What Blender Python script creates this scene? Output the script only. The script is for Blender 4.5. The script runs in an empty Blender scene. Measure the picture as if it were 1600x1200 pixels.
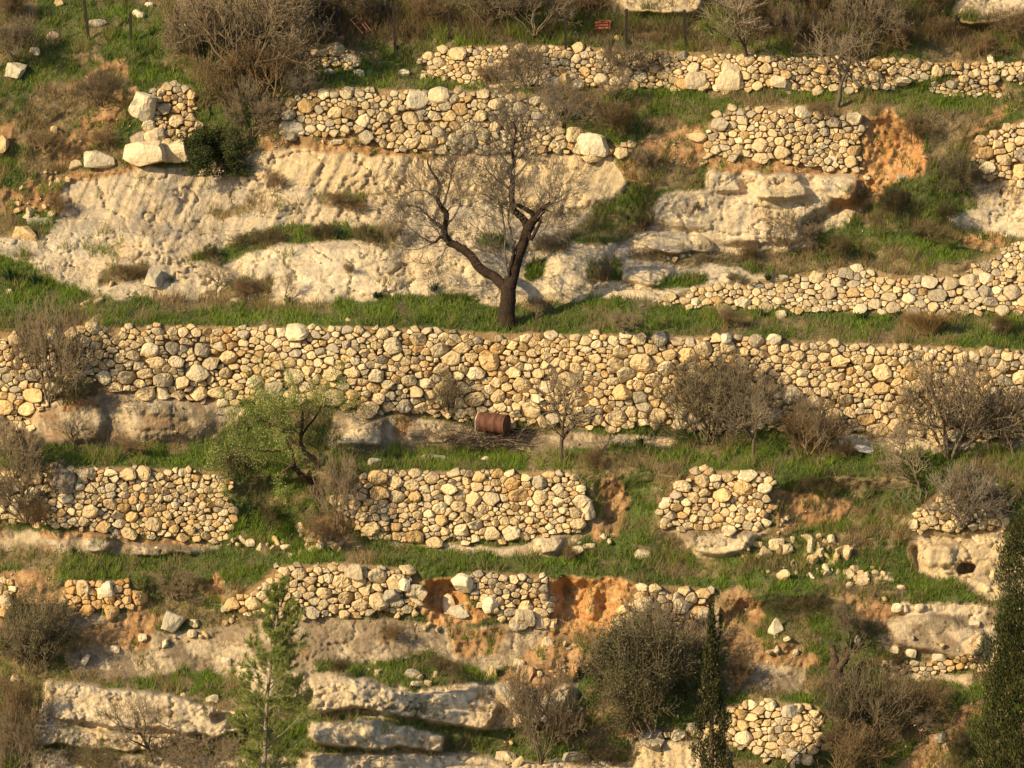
import bpy, math, random
import numpy as np
from mathutils import Vector, Matrix
R = math.radians
scene = bpy.context.scene
COL = scene.collection

# ------------------------------------------------------------------ camera, light, exposure
FPX = 8100.0            # focal length in photo pixels (1600 wide)
PITCH = R(6.0)
CAM = np.array([0.0, -150.0, 16.0])
cam = bpy.data.cameras.new('camera'); camo = bpy.data.objects.new('camera', cam)
COL.objects.link(camo); scene.camera = camo
cam.sensor_width = 36; cam.lens = FPX/1600*36; cam.clip_start = 1; cam.clip_end = 1500
camo.location = CAM; camo.rotation_euler = (math.pi/2-PITCH, 0, 0)
scene.render.resolution_x = 1024; scene.render.resolution_y = 768

SUN_AZ, SUN_EL = R(52), R(27)       # azimuth: angle to the left of the direction back to the camera
sd = Vector((-math.sin(SUN_AZ)*math.cos(SUN_EL), -math.cos(SUN_AZ)*math.cos(SUN_EL), math.sin(SUN_EL)))
w = bpy.data.worlds.new('World'); scene.world = w; w.use_nodes = True
nt = w.node_tree; bg = nt.nodes['Background']
sky = nt.nodes.new('ShaderNodeTexSky'); sky.sky_type = 'NISHITA'; sky.sun_disc = False
sky.sun_elevation = SUN_EL; sky.sun_rotation = math.atan2(sd.x, sd.y)
nt.links.new(sky.outputs[0], bg.inputs[0]); bg.inputs[1].default_value = 0.095
sl = bpy.data.lights.new('sun', 'SUN'); sl.energy = 5.0; sl.angle = R(0.5); sl.color = (1.0, 0.775, 0.45)
so = bpy.data.objects.new('sun', sl); COL.objects.link(so)
so.rotation_euler = sd.to_track_quat('Z', 'Y').to_euler(); so.location = (-60, -80, 60)
scene.view_settings.view_transform = 'Standard'; scene.view_settings.look = 'None'
scene.view_settings.exposure = 0.3; scene.view_settings.gamma = 1.0

# ------------------------------------------------------------------ noise and helpers
def _h(ix, iy, iz, seed):
    with np.errstate(over='ignore'):
        a = ix.astype(np.uint32)*np.uint32(374761393)+iy.astype(np.uint32)*np.uint32(668265263)+iz.astype(np.uint32)*np.uint32(2147483647)+np.uint32(seed*974711 & 0xffffffff)
        a = (a ^ (a >> np.uint32(13)))*np.uint32(1274126177); a = (a ^ (a >> np.uint32(16)))*np.uint32(2246822519)
        a ^= a >> np.uint32(15)
    return a.astype(np.float64)/4294967295.0*2-1
def vn(x, y, z=0.0, seed=0):
    x, y, z = np.broadcast_arrays(np.asarray(x, float), np.asarray(y, float), np.asarray(z, float))
    fx, fy, fz = np.floor(x), np.floor(y), np.floor(z)
    tx, ty, tz = x-fx, y-fy, z-fz
    tx = tx*tx*(3-2*tx); ty = ty*ty*(3-2*ty); tz = tz*tz*(3-2*tz)
    ix, iy, iz = fx.astype(np.int64), fy.astype(np.int64), fz.astype(np.int64)
    r = 0
    for dx in (0, 1):
        wx = tx if dx else 1-tx
        for dy in (0, 1):
            wy = ty if dy else 1-ty
            for dz in (0, 1):
                wz = tz if dz else 1-tz
                r = r+wx*wy*wz*_h(ix+dx & 0xffffffff, iy+dy & 0xffffffff, iz+dz & 0xffffffff, seed)
    return r
def fbm(x, y, z=0.0, o=4, seed=0, g=0.5):
    s = 0; a = 1; t = 0
    for i in range(o):
        s = s+a*vn(x*2**i+i*17.3, y*2**i-i*9.1, z*2**i+i*5.7, seed+i); t += a; a *= g
    return s/t
def sstep(a, b, x): t = np.clip((x-a)/(b-a), 0, 1); return t*t*(3-2*t)
def ray(px, py):
    px = np.asarray(px, float); py = np.asarray(py, float)
    a = (px-800)/FPX; b = (600-py)/FPX
    cp, sp = math.cos(PITCH), math.sin(PITCH)
    return a, cp+b*sp, -sp+b*cp
def P(px, py, Y):      # the point of the place seen at photo position (px,py) and standing at world y = Y
    a, dy, dz = ray(px, py); t = (Y-CAM[1])/dy
    return np.stack(np.broadcast_arrays(CAM[0]+a*t, Y, CAM[2]+dz*t), -1)
def inpoly(px, py, poly):
    poly = np.asarray(poly, float); ins = np.zeros(np.broadcast(px, py).shape, bool)
    x1, y1 = poly[-1]
    for x2, y2 in poly:
        c = ((y1 > py) != (y2 > py)) & (px < (x2-x1)*(py-y1)/((y2-y1) or 1e-9)+x1)
        ins ^= c; x1, y1 = x2, y2
    return ins
def blur(a, sx, sy):
    for ax, s in ((1, sx), (0, sy)):
        if s <= 0: continue
        n = int(3*s+1); k = np.exp(-0.5*(np.arange(-n, n+1)/s)**2); k /= k.sum()
        pad = [(0, 0), (0, 0)]; pad[ax] = (n, n); b = np.pad(a, pad, mode='edge'); r = np.zeros_like(a)
        for i, kk in enumerate(k):
            r += kk*(b[:, i:i+a.shape[1]] if ax == 1 else b[i:i+a.shape[0], :])
        a = r
    return a

def make_mesh(name, V, F, C=None, smooth=True):
    """F: list of int arrays (n,k)"""
    me = bpy.data.meshes.new(name)
    F = [np.asarray(f, np.int32) for f in F if len(f)]
    me.vertices.add(len(V)); me.vertices.foreach_set('co', np.asarray(V, np.float32).ravel())
    nl = sum(f.size for f in F); npol = sum(len(f) for f in F)
    me.loops.add(nl); me.loops.foreach_set('vertex_index', np.concatenate([f.ravel() for f in F]))
    me.polygons.add(npol)
    tot = np.concatenate([np.full(len(f), f.shape[1], np.int32) for f in F])
    st = np.concatenate([[0], np.cumsum(tot)[:-1]]).astype(np.int32)
    me.polygons.foreach_set('loop_start', st); me.polygons.foreach_set('loop_total', tot)
    me.polygons.foreach_set('use_smooth', np.full(npol, smooth, bool))
    me.update(calc_edges=True)
    if C is not None:
        at = me.color_attributes.new('Col', 'FLOAT_COLOR', 'POINT')
        c = np.ones((len(V), 4), np.float32); c[:, :3] = C; at.data.foreach_set('color', c.ravel())
    return me
def link(name, me, mat, parent=None, loc=None):
    o = bpy.data.objects.new(name, me); COL.objects.link(o)
    if mat and not me.materials: me.materials.append(mat)
    if parent is not None: o.parent = parent
    if loc is not None: o.location = loc
    return o
def tag(o, label=None, cat=None, group=None, kind=None):
    if label: o['label'] = label
    if cat: o['category'] = cat
    if group: o['group'] = group
    if kind: o['kind'] = kind
    return o
def empty(name, loc=(0, 0, 0)):
    o = bpy.data.objects.new(name, None); COL.objects.link(o); o.location = loc; o.empty_display_size = .2; return o

# ------------------------------------------------------------------ materials
def mat_attr(name, rough=.9, nscale=6, lo=.8, hi=1.15, bump=.3, bscale=20, bdist=.02, rnd=0.0, trans=0.0, spec=.2, hue=0.0):
    m = bpy.data.materials.new(name); m.use_nodes = True; n = m.node_tree.nodes; l = m.node_tree.links
    b = n['Principled BSDF']; b.inputs['Roughness'].default_value = rough; b.inputs['Specular IOR Level'].default_value = spec
    at = n.new('ShaderNodeAttribute'); at.attribute_name = 'Col'
    col = at.outputs['Color']
    tc = n.new('ShaderNodeTexCoord')
    if nscale:
        no = n.new('ShaderNodeTexNoise'); no.inputs['Scale'].default_value = nscale; no.inputs['Detail'].default_value = 6
        no.inputs['Roughness'].default_value = .65
        l.new(tc.outputs['Object'], no.inputs['Vector'])
        mr = n.new('ShaderNodeMapRange'); mr.inputs[1].default_value = .3; mr.inputs[2].default_value = .7
        mr.inputs[3].default_value = lo; mr.inputs[4].default_value = hi; l.new(no.outputs[0], mr.inputs[0])
        mx = n.new('ShaderNodeVectorMath'); mx.operation = 'SCALE'; l.new(col, mx.inputs[0]); l.new(mr.outputs[0], mx.inputs['Scale']); col = mx.outputs[0]
    if rnd:
        oi = n.new('ShaderNodeObjectInfo'); m2 = n.new('ShaderNodeMapRange'); m2.inputs[3].default_value = 1-rnd; m2.inputs[4].default_value = 1+rnd
        l.new(oi.outputs['Random'], m2.inputs[0])
        m3 = n.new('ShaderNodeVectorMath'); m3.operation = 'SCALE'; l.new(col, m3.inputs[0]); l.new(m2.outputs[0], m3.inputs['Scale']); col = m3.outputs[0]
    l.new(col, b.inputs['Base Color'])
    if bump:
        nb = n.new('ShaderNodeTexNoise'); nb.inputs['Scale'].default_value = bscale; nb.inputs['Detail'].default_value = 5
        l.new(tc.outputs['Object'], nb.inputs['Vector'])
        bp = n.new('ShaderNodeBump'); bp.inputs['Strength'].default_value = bump; bp.inputs['Distance'].default_value = bdist
        l.new(nb.outputs[0], bp.inputs['Height']); l.new(bp.outputs[0], b.inputs['Normal'])
    if trans:
        tr = n.new('ShaderNodeBsdfTranslucent'); l.new(col, tr.inputs[0]); ms = n.new('ShaderNodeMixShader'); ms.inputs[0].default_value = trans
        l.new(b.outputs[0], ms.inputs[1]); l.new(tr.outputs[0], ms.inputs[2]); l.new(ms.outputs[0], n['Material Output'].inputs[0])
    return m
M_ground = mat_attr('ground_mix', nscale=7, lo=.66, hi=1.25, bump=.8, bscale=16, bdist=.045)
M_stone = mat_attr('limestone', nscale=7, lo=.72, hi=1.2, bump=.8, bscale=14, bdist=.05)
M_boulder = mat_attr('boulder_limestone', nscale=5, lo=.72, hi=1.2, bump=.8, bscale=10, bdist=.06, rnd=.12)
M_grass = mat_attr('grass_blades', nscale=0, bump=0, trans=.4, rough=.7, spec=.1)
M_leaf = mat_attr('leaves', nscale=0, bump=0, trans=.25, rough=.6, spec=.2, rnd=.15)
M_twig = mat_attr('twigs', nscale=0, bump=0, rnd=.15)
M_bark = mat_attr('bark', nscale=9, lo=.6, hi=1.3, bump=1, bscale=18, bdist=.06)
M_rust = mat_attr('rusted_steel', nscale=11, lo=.55, hi=1.3, bump=.3, bscale=30, bdist=.01, rough=.75, spec=.4)
M_plastic = mat_attr('weathered_plastic', nscale=6, lo=.85, hi=1.05, bump=.2, bscale=20, rough=.5, spec=.4)

# ------------------------------------------------------------------ shape of the hillside
K = [-400, 0, 200, 400, 600, 800, 1000, 1200, 1400, 1600, 2000]
BANDS = [  # (curve, slope of the band below it in degrees), from the valley upwards
 ([1700]*11, 0),
 ([1330]*11, 40),
 ([1180, 1180, 1185, 1190, 1185, 1195, 1200, 1190, 1190, 1190, 1190], 38),
 ([1070, 1070, 1075, 1080, 1060, 1075, 1090, 1100, 1090, 1080, 1080], 55),
 ([1055, 1050, 1045, 1060, 1045, 1050, 1060, 1065, 1050, 1050, 1050], 20),  # left cap lighter, right cap darker: sunlit and shaded ends put into the colour
 ([955, 955, 955, 962, 965, 977, 1003, 985, 955, 955, 955], 62),
 ([905, 905, 910, 890, 885, 895, 912, 930, 925, 925, 925], 78),  # whitish rim on the lit end, darker on the shaded one, painted in
 ([855, 857, 867, 868, 858, 863, 870, 868, 880, 905, 905], 20),
 ([815, 818, 832, 850, 845, 845, 832, 830, 830, 835, 835], 62),
 ([735, 735, 732, 740, 738, 738, 738, 738, 750, 755, 755], 76),
 ([690, 690, 695, 698, 700, 702, 692, 702, 705, 705, 705], 19),
 ([680, 685, 612, 632, 645, 662, 673, 672, 672, 690, 690], 50),
 ([515, 515, 511, 510, 512, 521, 525, 530, 540, 548, 550], 80),
 ([425, 430, 462, 472, 462, 478, 472, 488, 490, 490, 490], 19),
 ([350, 360, 360, 375, 365, 360, 385, 424, 424, 405, 400], 44),
 ([330, 340, 345, 350, 340, 335, 370, 400, 385, 360, 350], 25),
 ([265, 262, 262, 228, 240, 240, 240, 258, 270, 285, 290], 62),
 ([150, 150, 135, 152, 140, 146, 185, 170, 185, 190, 185], 74),
 ([125, 125, 120, 112, 118, 135, 140, 143, 142, 148, 150], 22),
 ([85, 80, 75, 75, 76, 74, 80, 88, 92, 98, 100], 74),
 ([-60]*11, 34),
 ([-900]*11, 38)]
xs = np.concatenate([np.arange(-1500, -60, 24), np.arange(-60, 1660, 2), np.arange(1660, 3100, 24)]).astype(float)
ys = np.concatenate([np.arange(-880, -60, 20), np.arange(-60, 1320, 2), np.arange(1320, 1700, 16)]).astype(float)
GX, GY = np.meshgrid(xs, ys)
Yc = [-14.0]
for i in range(1, len(BANDS)):
    h = float(np.mean(np.array(BANDS[i-1][0][1:-1], float)-np.array(BANDS[i][0][1:-1])))
    mid = np.mean(BANDS[i][0]+BANDS[i-1][0]); e = -PITCH+(600-mid)/FPX; s = R(BANDS[i][1])
    L = (150+Yc[-1])*h/FPX/math.sin(s-e); Yc.append(Yc[-1]+L*math.cos(s))
cur = np.array([np.interp(xs, K, b[0]) for b in BANDS])
cur = blur(cur, 12, 0)
cur[2:-2] += 3.0*vn(xs[None, :]/45, np.arange(2, len(BANDS)-2)[:, None]*7.7, 0, 5)
BASE = np.empty_like(GX)
for j in range(len(xs)):
    BASE[:, j] = np.interp(ys, cur[::-1, j], np.array(Yc)[::-1])
BASE += 0.8*vn(GX/420, GY/1500+3, 0, 9)+0.25*vn(GX/110, GY/300, 0, 10)
BASE = blur(BASE, 2, 2.2)

# warped lookup coordinates so that no border is a straight line
WX = GX+9*fbm(GX/26, GY/26, 0, 4, 21)+14*fbm(GX/80, GY/60, 1, 2, 23); WY = GY+7*fbm(GX/24, GY/18, 4, 4, 22)+7*fbm(GX/90, GY/60, 5, 2, 24)
GRASS, DRY, SOIL, ROCK, STAIN, EARTH, YROCK, RED = range(8)
REG = [
 (ROCK, [(85,330),(98,290),(160,262),(300,262),(400,235),(470,228),(560,232),(640,245),(700,235),(870,240),(960,245),(975,290),(930,330),(900,350),(880,370),(935,385),(990,375),(1010,330),(1030,305),(1095,295),(1100,265),(1180,265),(1340,275),(1335,320),(1250,345),(1270,380),(1180,395),(1100,410),(1200,430),(1240,435),(1180,460),(1120,480),(1050,475),(950,470),(850,475),(770,480),(720,462),(600,465),(440,475),(340,470),(250,470),(180,475),(140,460),(60,420),(0,405),(-400,400),(-400,380),(0,370),(60,370)]),
 (YROCK, [(360,262),(400,235),(470,230),(560,234),(640,247),(720,240),(880,242),(960,248),(970,290),(925,325),(860,330),(700,310),(560,310),(400,280)]),
 (DRY, [(905,345),(960,312),(1015,308),(1025,350),(985,372),(925,365)]), (GRASS, [(905,345),(950,315),(1000,310),(1005,345),(960,362),(925,362)]),
 (GRASS, [(285,408),(380,370),(450,352),(520,352),(630,360),(625,380),(520,375),(440,378),(340,412)]),
 (DRY, [(325,335),(395,318),(400,328),(345,345)]), (DRY, [(480,305),(560,300),(575,318),(500,325)]), (DRY, [(145,390),(190,378),(180,388)]),
 (DRY, [(970,400),(1060,392),(1230,398),(1240,412),(1100,415),(1000,408)]), (GRASS, [(925,415),(975,405),(975,440),(930,445)]),
 (GRASS, [(820,415),(858,403),(850,432),(825,445)]), (GRASS, [(735,370),(790,362),(800,385),(750,390)]),
 (DRY, [(165,425),(230,415),(235,440),(150,455)]), (DRY, [(350,440),(420,435),(420,465),(340,465)]), (GRASS, [(1020,445),(1100,430),(1100,447),(1030,452)]),
 (DRY, [(840,375),(890,372),(895,392),(835,395)]), (DRY, [(10,400),(60,398),(40,415)]),
 (SOIL, [(0,300),(60,282),(210,258),(200,268),(110,285),(90,330),(60,330),(0,330)]),
 (SOIL, [(1335,280),(1390,290),(1360,320),(1280,345),(1290,330)]),
 (ROCK, [(1290,335),(1345,325),(1330,350),(1280,362)]),
 (ROCK, [(1525,290),(1600,278),(2000,280),(2000,385),(1570,370),(1530,352),(1475,352),(1475,340),(1530,330)]),
 (SOIL, [(1470,362),(1560,360),(1580,385),(1540,400),(1500,375)]),
 (DRY, [(1300,405),(1500,415),(1540,400),(1600,370),(1640,400),(1640,440),(1250,440)]),
 (STAIN, [(38,690),(45,640),(100,608),(200,618),(370,622),(384,645),(335,690),(200,696)]), (ROCK, [(335,632),(375,625),(382,648),(350,662)]),
 (SOIL, [(95,612),(155,612),(150,640),(100,640)]),
 (STAIN, [(500,700),(520,638),(640,650),(760,672),(900,680),(1060,685),(1060,697),(830,708),(760,702),(690,700),(600,698)]), (ROCK, [(510,700),(530,672),(560,668),(560,695)]),
 (SOIL, [(620,650),(655,652),(640,680),(615,680)]), (ROCK, [(960,680),(1060,685),(1050,695),(940,695)]), (ROCK, [(1310,680),(1640,690),(1640,700),(1310,706)]),
 (STAIN, [(-400,825),(0,825),(100,828),(200,838),(345,850),(330,862),(180,868),(0,857),(-400,857)]), (ROCK, [(130,828),(172,832),(150,862),(135,858)]), (SOIL, [(60,820),(330,850),(280,850),(60,835)]),
 (STAIN, [(560,850),(800,850),(935,830),(885,862),(860,870),(700,862)]), (ROCK, [(830,838),(888,832),(880,858),(845,864)]), (ROCK, [(680,850),(800,853),(800,866),(720,862)]),
 (ROCK, [(1040,825),(1205,828),(1185,850),(1160,872),(1090,872)]), (STAIN, [(1045,828),(1200,830),(1150,845),(1070,850)]),
 (YROCK, [(1420,838),(1450,832),(1500,836),(1565,826),(1620,880),(1600,935),(1545,937),(1515,925),(1490,908),(1455,900),(1428,896)]),
 (STAIN, [(80,962),(200,958),(192,985),(140,1002),(80,1002)]),
 (STAIN, [(100,1015),(250,985),(380,982),(405,1000),(390,1072),(250,1062),(120,1056)]), (STAIN, [(400,962),(865,982),(850,1030),(760,1052),(640,1030),(500,1052),(400,1050)]),
 (SOIL, [(700,975),(790,985),(770,1030),(720,1020)]),
 (ROCK, [(365,1035),(430,1035),(490,1050),(480,1090),(380,1092)]),
 (ROCK, [(68,1068),(100,1064),(220,1080),(370,1112),(378,1140),(350,1152),(230,1172),(60,1160)]),
 (ROCK, [(482,1054),(540,1056),(640,1075),(760,1062),(900,1070),(900,1130),(760,1142),(640,1125),(480,1108)]),
 (ROCK, [(490,1128),(560,1120),(640,1130),(704,1150),(695,1172),(560,1172),(490,1160)]), (ROCK, [(480,1178),(700,1175),(860,1190),(1000,1196),(1000,1290),(480,1290)]),
 (ROCK, [(60,1172),(240,1180),(420,1178),(480,1186),(480,1290),(40,1290)]),
 (GRASS, [(200,1068),(290,1048),(350,1062),(375,1092),(280,1092)]), (DRY, [(360,1050),(380,1090),(330,1080)]),
 (GRASS, [(500,1035),(640,1040),(660,1018),(740,1040),(760,1065),(640,1070),(500,1052)]),
 (STAIN, [(1340,945),(1560,948),(1560,1030),(1500,1040),(1380,1020)]), (ROCK, [(1370,945),(1540,942),(1540,960),(1400,958)]), (ROCK, [(1480,985),(1560,975),(1560,1030),(1500,1020)]), (ROCK, [(1370,1048),(1520,1050),(1520,1065),(1390,1062)]),
 (STAIN, [(1130,1030),(1270,1040),(1250,1080),(1130,1085)]),
 (YROCK, [(985,1150),(1110,1150),(1140,1165),(1140,1230),(985,1230)]),
 (YROCK, [(900,-60),(1120,-60),(1105,20),(1060,28),(1020,16),(970,28),(935,20)]), (ROCK, [(1478,30),(1520,-20),(1700,-60),(1700,20),(1590,22),(1515,45)]),
 (RED, [(1350,195),(1390,168),(1425,200),(1450,250),(1440,275),(1340,305),(1335,262)]),
 (RED, [(856,900),(880,908),(905,903),(930,909),(955,904),(985,909),(1000,914),(985,950),(962,985),(925,1000),(885,1005),(862,985)]), (SOIL, [(862,985),(960,985),(940,1030),(850,1085),(770,1062),(835,1010)]),
 (RED, [(650,905),(722,896),(740,945),(790,965),(680,976),(645,955)]),
 (SOIL, [(-200,270),(0,205),(130,120),(190,80),(215,88),(205,110),(110,170),(0,240),(-200,300)]), (SOIL, [(135,160),(190,130),(215,135),(195,190),(110,262),(90,262)]),
 (DRY, [(30,180),(170,110),(200,120),(150,175),(60,240),(20,230)]), 
 (SOIL, [(1210,765),(1340,780),(1330,808),(1215,835)]), (SOIL, [(925,770),(965,740),(990,780),(975,840),(930,850)]),
 (SOIL, [(80,1005),(110,985),(200,965),(235,920),(262,965),(235,1012),(110,1018)]), (SOIL, [(330,890),(350,905),(350,950),(330,930)]),
 (SOIL, [(1112,925),(1160,920),(1210,960),(1180,1000),(1270,1020),(1290,1045),(1140,1040),(1125,1000)]), (SOIL, [(1320,930),(1400,940),(1420,958),(1340,970)]),
 (SOIL, [(1380,1220),(1430,1160),(1520,1092),(1545,1100),(1480,1170),(1440,1220)]),
 (SOIL, [(975,240),(1010,215),(1090,195),(1100,240),(1070,275),(1000,290),(965,270)]), (DRY, [(990,262),(1060,255),(1090,290),(1010,300)]),
 (SOIL, [(400,212),(540,205),(640,225),(740,238),(740,248),(640,246),(560,236),(420,236)]),
 (SOIL, [(1080,240),(1350,262),(1345,276),(1180,268),(1095,262)]), (SOIL, [(520,790),(545,780),(545,850),(500,850),(470,830)]),
 (SOIL, [(0,890),(90,890),(85,985),(0,1000)]), (SOIL, [(1450,220),(1600,150),(1600,165),(1500,225)]),
 (DRY, [(480,-60),(940,-60),(940,20),(1060,40),(1120,20),(1480,20),(1640,30),(1640,90),(1400,85),(1200,80),(1000,70),(860,62),(660,75),(480,70)]),
 (DRY, [(1430,185),(1560,165),(1500,225),(1470,265),(1450,235)]), (DRY, [(-60,-60),(60,-60),(60,60),(-60,110)]),
 (GRASS, [(-400,0),(0,100),(80,20),(210,20),(270,40),(280,110),(215,150),(190,85),(120,120),(0,190),(-400,300)]),
]
WALLS = {}
def rng_poly(n): return np.random.default_rng(n)
W = np.zeros((8,)+GX.shape, np.float32); kind = np.full(GX.shape, GRASS, np.int8)
dn = fbm(GX/70, GY/28, 2, 4, 31)
kind[dn > 0.16] = DRY
for k_, pl in REG:
    x0, y0 = np.min(pl, 0)-20; x1, y1 = np.max(pl, 0)+20
    j0, j1 = np.searchsorted(xs, [x0, x1]); i0, i1 = np.searchsorted(ys, [y0, y1])
    m = inpoly(WX[i0:i1, j0:j1], WY[i0:i1, j0:j1], pl); sub = kind[i0:i1, j0:j1]
    if k_ == GRASS: 
        sub[m] = np.where(dn[i0:i1, j0:j1][m] > .3, DRY, GRASS)
    else: sub[m] = k_

# ---- walls: outline in the photo's frame, mean stone radius (photo px), label
WALLDEF = [
 ('long honey coloured dry stone wall running right across the hillside behind the rusty barrel', 8.6, 1.2,
  [(-700,520),(0,517),(150,512),(300,508),(400,512),(600,511),(800,521),(1000,524),(1130,526),(1200,530),(1400,540),(1600,548),(2300,556),(2300,700),(1640,692),(1500,690),(1400,680),(1290,672),(1100,675),(900,670),(750,660),(650,650),(500,635),(300,628),(160,610),(100,612),(50,650),(40,688),(0,690),(-700,690)]),
 ('dry stone wall left of the leaning green tree with a clean broken right end', 7.6, 1.15, [(-700,735),(0,738),(130,728),(230,730),(350,738),(358,760),(362,790),(374,815),(340,848),(230,838),(100,825),(0,815),(-700,815)]),
 ('dry stone wall section between the leaning green tree and the grassy gully', 7.6, 1.2, [(535,775),(560,748),(590,733),(700,738),(890,737),(905,760),(915,770),(933,805),(915,832),(800,845),(660,848),(570,838),(530,815)]),
 ('short dry stone wall section right of the grassy gully with rounded shoulders', 8.2, 1.2, [(1030,790),(1050,762),(1082,733),(1200,738),(1212,780),(1200,830),(1040,826)]),
 ('dry stone wall remnant under the drooping bare twigs above the rock with a hole', 7.5, 1.1, [(1425,830),(1440,785),(1490,750),(1550,752),(1575,790),(1570,830)]),
 ('low reddish ruined wall remnant near the left edge above grey rock', 8, 1.1, [(80,938),(100,910),(195,906),(222,930),(200,956),(90,955)]),
 ('tall stub of stone wall cut by the left edge of the photo', 13, 1.1, [(-300,898),(20,900),(27,950),(-300,960)]),
 ('dry stone wall behind the top of the pale green pine', 8.4, 1.15, [(352,945),(400,913),(432,882),(540,879),(640,888),(668,920),(655,960),(560,962),(440,965),(360,955)]),
 ('dry stone wall stub on the left edge of the big red earth scar', 8.4, 1.15, [(712,900),(745,895),(852,897),(858,940),(872,978),(800,975),(760,960),(740,940),(722,925)]),
 ('dry stone wall stub on the right edge of the big red earth scar', 9, 1.15, [(988,918),(1040,914),(1108,920),(1125,950),(1115,1008),(1010,1005),(962,990)]),
 ('rough stone wall at the bottom right of the slim cypress', 9.3, 1.2, [(990,1148),(1090,1142),(1135,1102),(1200,1094),(1282,1105),(1282,1190),(1240,1200),(1160,1172),(1090,1152),(990,1160)]),
 ('pale loose stone wall at the right just above the long main wall', 6.8, 1.25, [(1050,462),(1100,447),(1160,440),(1210,440),(1250,430),(1330,418),(1400,434),(1500,428),(1700,440),(2300,440),(2300,494),(1500,491),(1300,488),(1180,484),(1100,482),(1000,478)]),
 ('steep fan of tumbled pale stones by the right edge of the hillside', 5.6, 1.1, [(1545,402),(1600,374),(2100,365),(2100,438),(1700,438),(1500,426)]),
 ('stone wall along the top terrace below the fence posts', 6.4, 1.2, [(655,95),(690,76),(780,71),(860,71),(1000,80),(1200,90),(1400,92),(1500,96),(1640,100),(2300,102),(2300,155),(1640,152),(1560,118),(1450,118),(1400,140),(1350,142),(1150,143),(1000,140),(870,137),(760,135),(670,122)]),
 ('fan of small grey stones slumped below the top wall at right', 4.6, 1.3, [(1455,138),(1500,112),(1545,110),(1585,150),(1480,150)]),
 ('small ruined stretch of top wall beside the big brown shrub', 7, 1.2, [(462,80),(500,74),(540,74),(562,95),(550,108),(455,108)]),
 ('ruined corner of stones beside the tilted white block', 8, 1.1, [(238,140),(262,128),(300,134),(305,175),(308,205),(290,225),(215,235),(205,212),(235,195)]),
 ('grey and honey stone wall behind the crown of the big almond tree', 7.8, 1.1, [(438,212),(430,180),(445,158),(490,140),(560,137),(640,142),(720,140),(850,149),(880,165),(880,200),(880,238),(820,240),(700,242),(640,240),(600,234),(560,215),(500,212)]),
 ('short run of pale stones at the foot of the thorny brown shrub', 9, 1.2, [(868,205),(905,200),(960,228),(990,222),(985,240),(930,242),(880,240)]),
 ('dry stone wall patch left of the bright orange earth slip', 7.6, 1.15, [(1098,225),(1112,190),(1135,170),(1240,165),(1357,176),(1352,205),(1342,235),(1345,268),(1260,262),(1180,250),(1100,243)]),
 ('rising dry stone wall cut by the right edge below the orange slope', 8.2, 1.15, [(1508,238),(1530,215),(1560,198),(1640,172),(2000,170),(2000,292),(1600,288),(1540,280),(1530,255)]),
 ('low row of small stones lining the path left of the right cypress', 6.5, 1.3, [(1378,1040),(1450,1030),(1545,1020),(1545,1048),(1450,1052),(1385,1052)]),
]
WMASK = np.zeros(GX.shape, bool)
for lab, rr, an, pl in WALLDEF:
    m = inpoly(GX, GY, pl); WMASK |= m
kind[WMASK] = EARTH
for k_ in range(8): W[k_] = blur((kind == k_).astype(np.float32), .8, .8)
W /= W.sum(0)

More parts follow.
